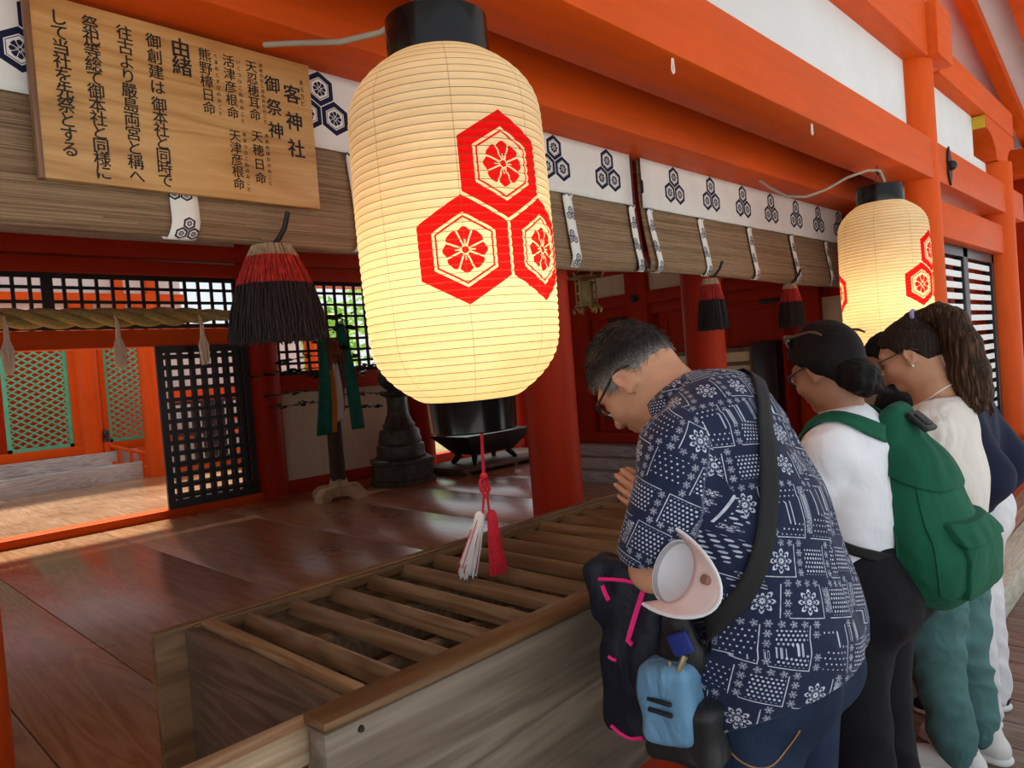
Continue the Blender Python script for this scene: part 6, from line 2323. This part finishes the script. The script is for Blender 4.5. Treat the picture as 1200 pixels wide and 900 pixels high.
for i in range(33):
    a = 2*PI*i/32
    p = Vector((0.075*math.sin(a), 0.012+0.065*math.cos(a), 1.288-0.040*math.cos(a)))
    loc, nn, _, _ = _bvn.find_nearest(p)
    q.append(loc+nn*0.0025)
tube(bm, q, 0.0028, 6, cap=False)
obj('necklace', bm, plain('pale_cord_necklace', (0.78, 0.70, 0.62), 0.6), pony)
# teal trousers
M_teal = cloth('teal_cotton', (0.085, 0.185, 0.185), 0.85, var=0.12, fold=0.6, fscale=8)
jo = [(f_cone((0, 0.0, 0.90), (0, -0.005, 0.78), 0.118, 0.155, ((0, 1, 0), 0.78)), 'u', 0.04)]
for q, yk, ya, xa in ((-1, 0.045, 0.015, 0.075), (1, 0.0, -0.02, 0.10)):
    jo += [(f_ell((q*0.068, -0.045, 0.775), (0.085, 0.080, 0.09)), 'u', 0.05),
           (f_cone((q*0.08, 0.0, 0.78), (q*0.085, yk, 0.45), 0.100, 0.088), 'u', 0.03),
           (f_cone((q*0.085, yk, 0.45), (q*xa, ya-0.005, 0.15), 0.084, 0.070), 'u', 0.03),
           (f_cone((q*xa, ya-0.01, 0.15), (q*xa, ya-0.015, 0.105), 0.068, 0.052), 'u', 0.02),
           (f_cone((q*xa, ya-0.015, 0.105), (q*xa, ya-0.02, 0.075), 0.052, 0.050), 'u', 0.01)]
def te_post(X, Y, Z, Fd):
    rib = np.clip(1-np.abs(Z-0.10)/0.03, 0, 1)*np.sin(np.arctan2(X-np.where(X < 0, -0.075, 0.10), Y)*22)
    return folds(0.0100, 26, 7.0, (0.5, 0.4, 1.0))(X, Y, Z, Fd)+F32(0.002)*rib
sdf_obj('teal_trousers', jo, 0.005, M_teal, pony, te_post)
M_sneak = plain('white_leather', (0.74, 0.72, 0.69), 0.55, var=0.05)
M_sole = plain('white_rubber', (0.76, 0.75, 0.73), 0.7, var=0.04)
def sneaker(c, yaw, parent, mat, solemat, high=0.10, extra=None):
    R = rot3(0, yaw)
    T = lambda p: np.array(c)+R@np.array(p)
    o = sdf_obj('sneaker', shoe_ops(c, yaw, high=high), 0.005, mat, parent)
    so_ = [(f_cone(T((0, -0.07, 0.012)), T((0, 0.10, 0.012)), 0.046, 0.046, ((0, 0, 1), 0.45)), 'u', 0.01),
           (f_cone(T((0, 0.10, 0.012)), T((0.004, 0.155, 0.014)), 0.046, 0.034, ((0, 0, 1), 0.45)), 'u', 0.01)]
    def cut(X, Y, Z, Fd): return np.maximum(Fd, 0.0-Z)
    sdf_obj('sole', so_, 0.005, solemat, o, cut)
    bm = B()
    for k in range(4):
        y = 0.03+0.022*k
        z = 0.092-0.0085*k
        tube(bm, [tuple(T((-0.024, y, z-0.012))), tuple(T((0, y+0.004, z))), tuple(T((0.024, y, z-0.012)))], 0.0035, 6)
    obj('laces', bm, M_wcord if mat is not M_sneak else M_sole, o)
    if extra: extra(T, o)
    return o
sneaker((-0.075, 0.02, 0.0), 8, pony, M_sneak, M_sole)
sneaker((0.10, -0.02, 0.0), -5, pony, M_sneak, M_sole)

# ================================================================== person in the navy top and white trousers
NX, NY = 3.21, 0.705
nc = np.array([0.02, 0.06, 1.455])
nR = rot3(-30, -12)
ops, nT = head_ops(nc, nR, 0.98)
ops += [(f_cone(nT((0, -0.03, -0.04)), (0, 0.03, 1.25), 0.050, 0.060), 'u', 0.03),
        (f_cone((0, 0.0, 0.90), (0, 0.02, 1.16), 0.11, 0.11, ((0, 1, 0), 0.75)), 'u', 0.04)]
for q in (-1, 1):
    arm(ops, (q*0.15, 0.01, 1.185), (q*0.19, -0.11, 0.955), (q*0.14, -0.04, 0.83))
    ops += [(f_cone((0, 0.02, 1.18), (q*0.14, 0.01, 1.18), 0.06, 0.045), 'u', 0.03)]
    ops += hand_ops((q*0.14, -0.035, 0.825), (0, 0.62, -0.78), (-q*0.3, 0.75, 0.6), (-q, 0.0, 0.0), 0.92, curl=0.35)
legs(ops)
navy = sdf_obj('person', ops, 0.0048, M_skin2)
navy.location = (NX, NY, 0)
tag(navy, 'person in a loose navy top and white trousers, half hidden behind the ponytail', 'person')
ho, hp3 = hair_cap(nT, nR, nc, 0.014, [(-0.15, -0.085), (-0.06, -0.075), (-0.03, -0.05), (0.0, 0.0), (0.04, 0.035), (0.075, 0.064), (0.12, 0.075)], top=0.006, s=0.98)
sdf_obj('hair', ho, 0.0045, M_hlight, navy, hp3)
M_navy = cloth('navy_jersey', (0.012, 0.016, 0.040), 0.8, var=0.12, fold=0.35, fscale=6)
so = [(f_cone((0, 0.0, 0.86), (0, 0.01, 1.15), 0.150, 0.155, ((0, 1, 0), 0.75)), 'u', 0.04),
      (f_cone((-0.125, 0.01, 1.195), (0.125, 0.01, 1.195), 0.066, 0.066), 'u', 0.05),
      (f_cone((0, 0.015, 1.19), (0, 0.03, 1.25), 0.088, 0.066), 'u', 0.04)]
for q in (-1, 1):
    so += [(f_cone((q*0.13, 0.0, 1.185), (q*0.18, -0.095, 0.97), 0.074, 0.088), 'u', 0.05),
           (f_cone((q*0.18, -0.095, 0.97), (q*0.16, -0.055, 0.885), 0.086, 0.070), 'u', 0.03)]
def nv_post(X, Y, Z, Fd):
    return np.maximum(folds(0.003, 18, 3.0)(X, Y, Z, Fd), 0.835-Z)
sdf_obj('navy_top', so, 0.0055, M_navy, navy, nv_post)
M_wpant = cloth('white_cargo_cloth', (0.72, 0.71, 0.74), 0.85, var=0.04, fold=0.55, fscale=8)
jo = [(f_cone((0, 0.0, 0.90), (0, -0.005, 0.80), 0.145, 0.160, ((0, 1, 0), 0.80)), 'u', 0.04)]
for q in (-1, 1):
    jo += [(f_ell((q*0.07, -0.06, 0.80), (0.085, 0.075, 0.10)), 'u', 0.05),
           (f_cone((q*0.08, 0.0, 0.80), (q*0.09, 0.02, 0.45), 0.098, 0.090), 'u', 0.03),
           (f_cone((q*0.09, 0.02, 0.45), (q*0.095, 0.0, 0.075), 0.090, 0.086), 'u', 0.03)]
jo += [(f_box((-0.175, 0.02, 0.56), (0.022, 0.075, 0.075), 0.012), 'u', 0.01)]
sdf_obj('white_trousers', jo, 0.0055, M_wpant, navy, folds(0.008, 24, 9.0, (0.6, 0.4, 0.8)))
M_bshoe = plain('black_mesh_shoe', (0.018, 0.018, 0.02), 0.6)
def stripe(T, o):
    bm = B()
    for q in (-1, 1):
        tube(bm, [tuple(T((q*0.041, 0.02, 0.030))), tuple(T((q*0.040, 0.06, 0.045))), tuple(T((q*0.036, 0.10, 0.036)))], 0.009, 6)
    obj('blue_flash', bm, plain('blue_flash', (0.02, 0.10, 0.55), 0.5), o)
    bm = B()
    for q in (-1, 1):
        tube(bm, [tuple(T((q*0.042, -0.03, 0.035))), tuple(T((q*0.041, -0.01, 0.055))), tuple(T((q*0.040, 0.015, 0.040)))], 0.006, 6)
    obj('white_flash', bm, M_sole, o)
sneaker((-0.095, 0.03, 0.0), 6, navy, M_bshoe, M_sole, 0.085, stripe)
sneaker((0.095, 0.03, 0.0), -6, navy, M_bshoe, M_sole, 0.085, stripe)

# ================================================================== dark-haired person in black, mostly hidden
DX, DY = 3.50, 0.99
dc = np.array([0.0, 0.05, 1.40])
dR = rot3(-25, 10)
ops, dT = head_ops(dc, dR, 0.97)
ops += [(f_cone(dT((0, -0.03, -0.04)), (0, 0.03, 1.25), 0.050, 0.060), 'u', 0.03),
        (f_cone((0, 0.0, 0.90), (0, 0.02, 1.16), 0.11, 0.11, ((0, 1, 0), 0.75)), 'u', 0.04)]
for q in (-1, 1):
    arm(ops, (q*0.15, 0.01, 1.185), (q*0.19, 0.04, 0.96), (q*0.04, 0.22, 1.08))
    ops += [(f_cone((0, 0.02, 1.18), (q*0.14, 0.01, 1.18), 0.06, 0.045), 'u', 0.03)]
    ops += hand_ops((q*0.014, 0.235, 1.085), (0, 0.70, 0.71), (0, -0.71, 0.70), (-q, 0, 0), 0.9, curl=0.05)
legs(ops, r=(0.08, 0.052, 0.036))
dark = sdf_obj('person', ops, 0.005, M_skin2)
dark.location = (DX, DY, 0)
tag(dark, 'person with loose black hair and black clothes, hidden between the two women', 'person')
ho, hp4 = hair_cap(dT, dR, dc, 0.018, [(-0.16, -0.40), (-0.02, -0.35), (0.005, -0.20), (0.02, 0.0), (0.045, 0.04), (0.075, 0.066), (0.12, 0.08)], top=0.006, s=0.97,
    extra=[(f_cone(dT((0.0, -0.05, 0.0)), (0.0, 0.0, 1.17), 0.10, 0.085, ((0, 1, 0), 0.6)), 'u', 0.03)])
sdf_obj('hair', ho, 0.005, M_hblack, dark, lambda X, Y, Z, Fd: hp4(X, Y, Z, Fd+F32(0.003)*np.sin(X*160+np.sin(Z*20)*2)*np.sin(Y*140)))
M_blk2 = cloth('black_jersey', (0.008, 0.008, 0.009), 0.85, var=0.2)
so = [(f_cone((0, 0.0, 0.80), (0, 0.01, 1.15), 0.155, 0.155, ((0, 1, 0), 0.75)), 'u', 0.04),
      (f_cone((-0.125, 0.01, 1.195), (0.125, 0.01, 1.195), 0.064, 0.064), 'u', 0.05)]
for q in (-1, 1):
    so += [(f_cone((q*0.13, 0.0, 1.185), (q*0.19, 0.04, 0.96), 0.066, 0.058), 'u', 0.04), (f_cone((q*0.19, 0.04, 0.96), (q*0.08, 0.17, 1.05), 0.056, 0.044), 'u', 0.03)]
sdf_obj('black_top', so, 0.006, M_blk2, dark, folds(0.003, 20, 1.0))
M_short = cloth('beige_shorts_cloth', (0.50, 0.42, 0.32), 0.85)
jo = [(f_cone((0, 0.0, 0.86), (0, -0.005, 0.78), 0.150, 0.165, ((0, 1, 0), 0.80)), 'u', 0.04)]
for q in (-1, 1):
    jo += [(f_cone((q*0.08, 0.0, 0.80), (q*0.095, 0.01, 0.40), 0.100, 0.092), 'u', 0.03)]
sdf_obj('beige_shorts', jo, 0.006, M_short, dark, folds(0.004, 22, 2.0))
for q in (-1, 1):
    sneaker((q*0.09, 0.02, 0.0), q*-5, dark, M_bshoe, M_bshoe, 0.085)
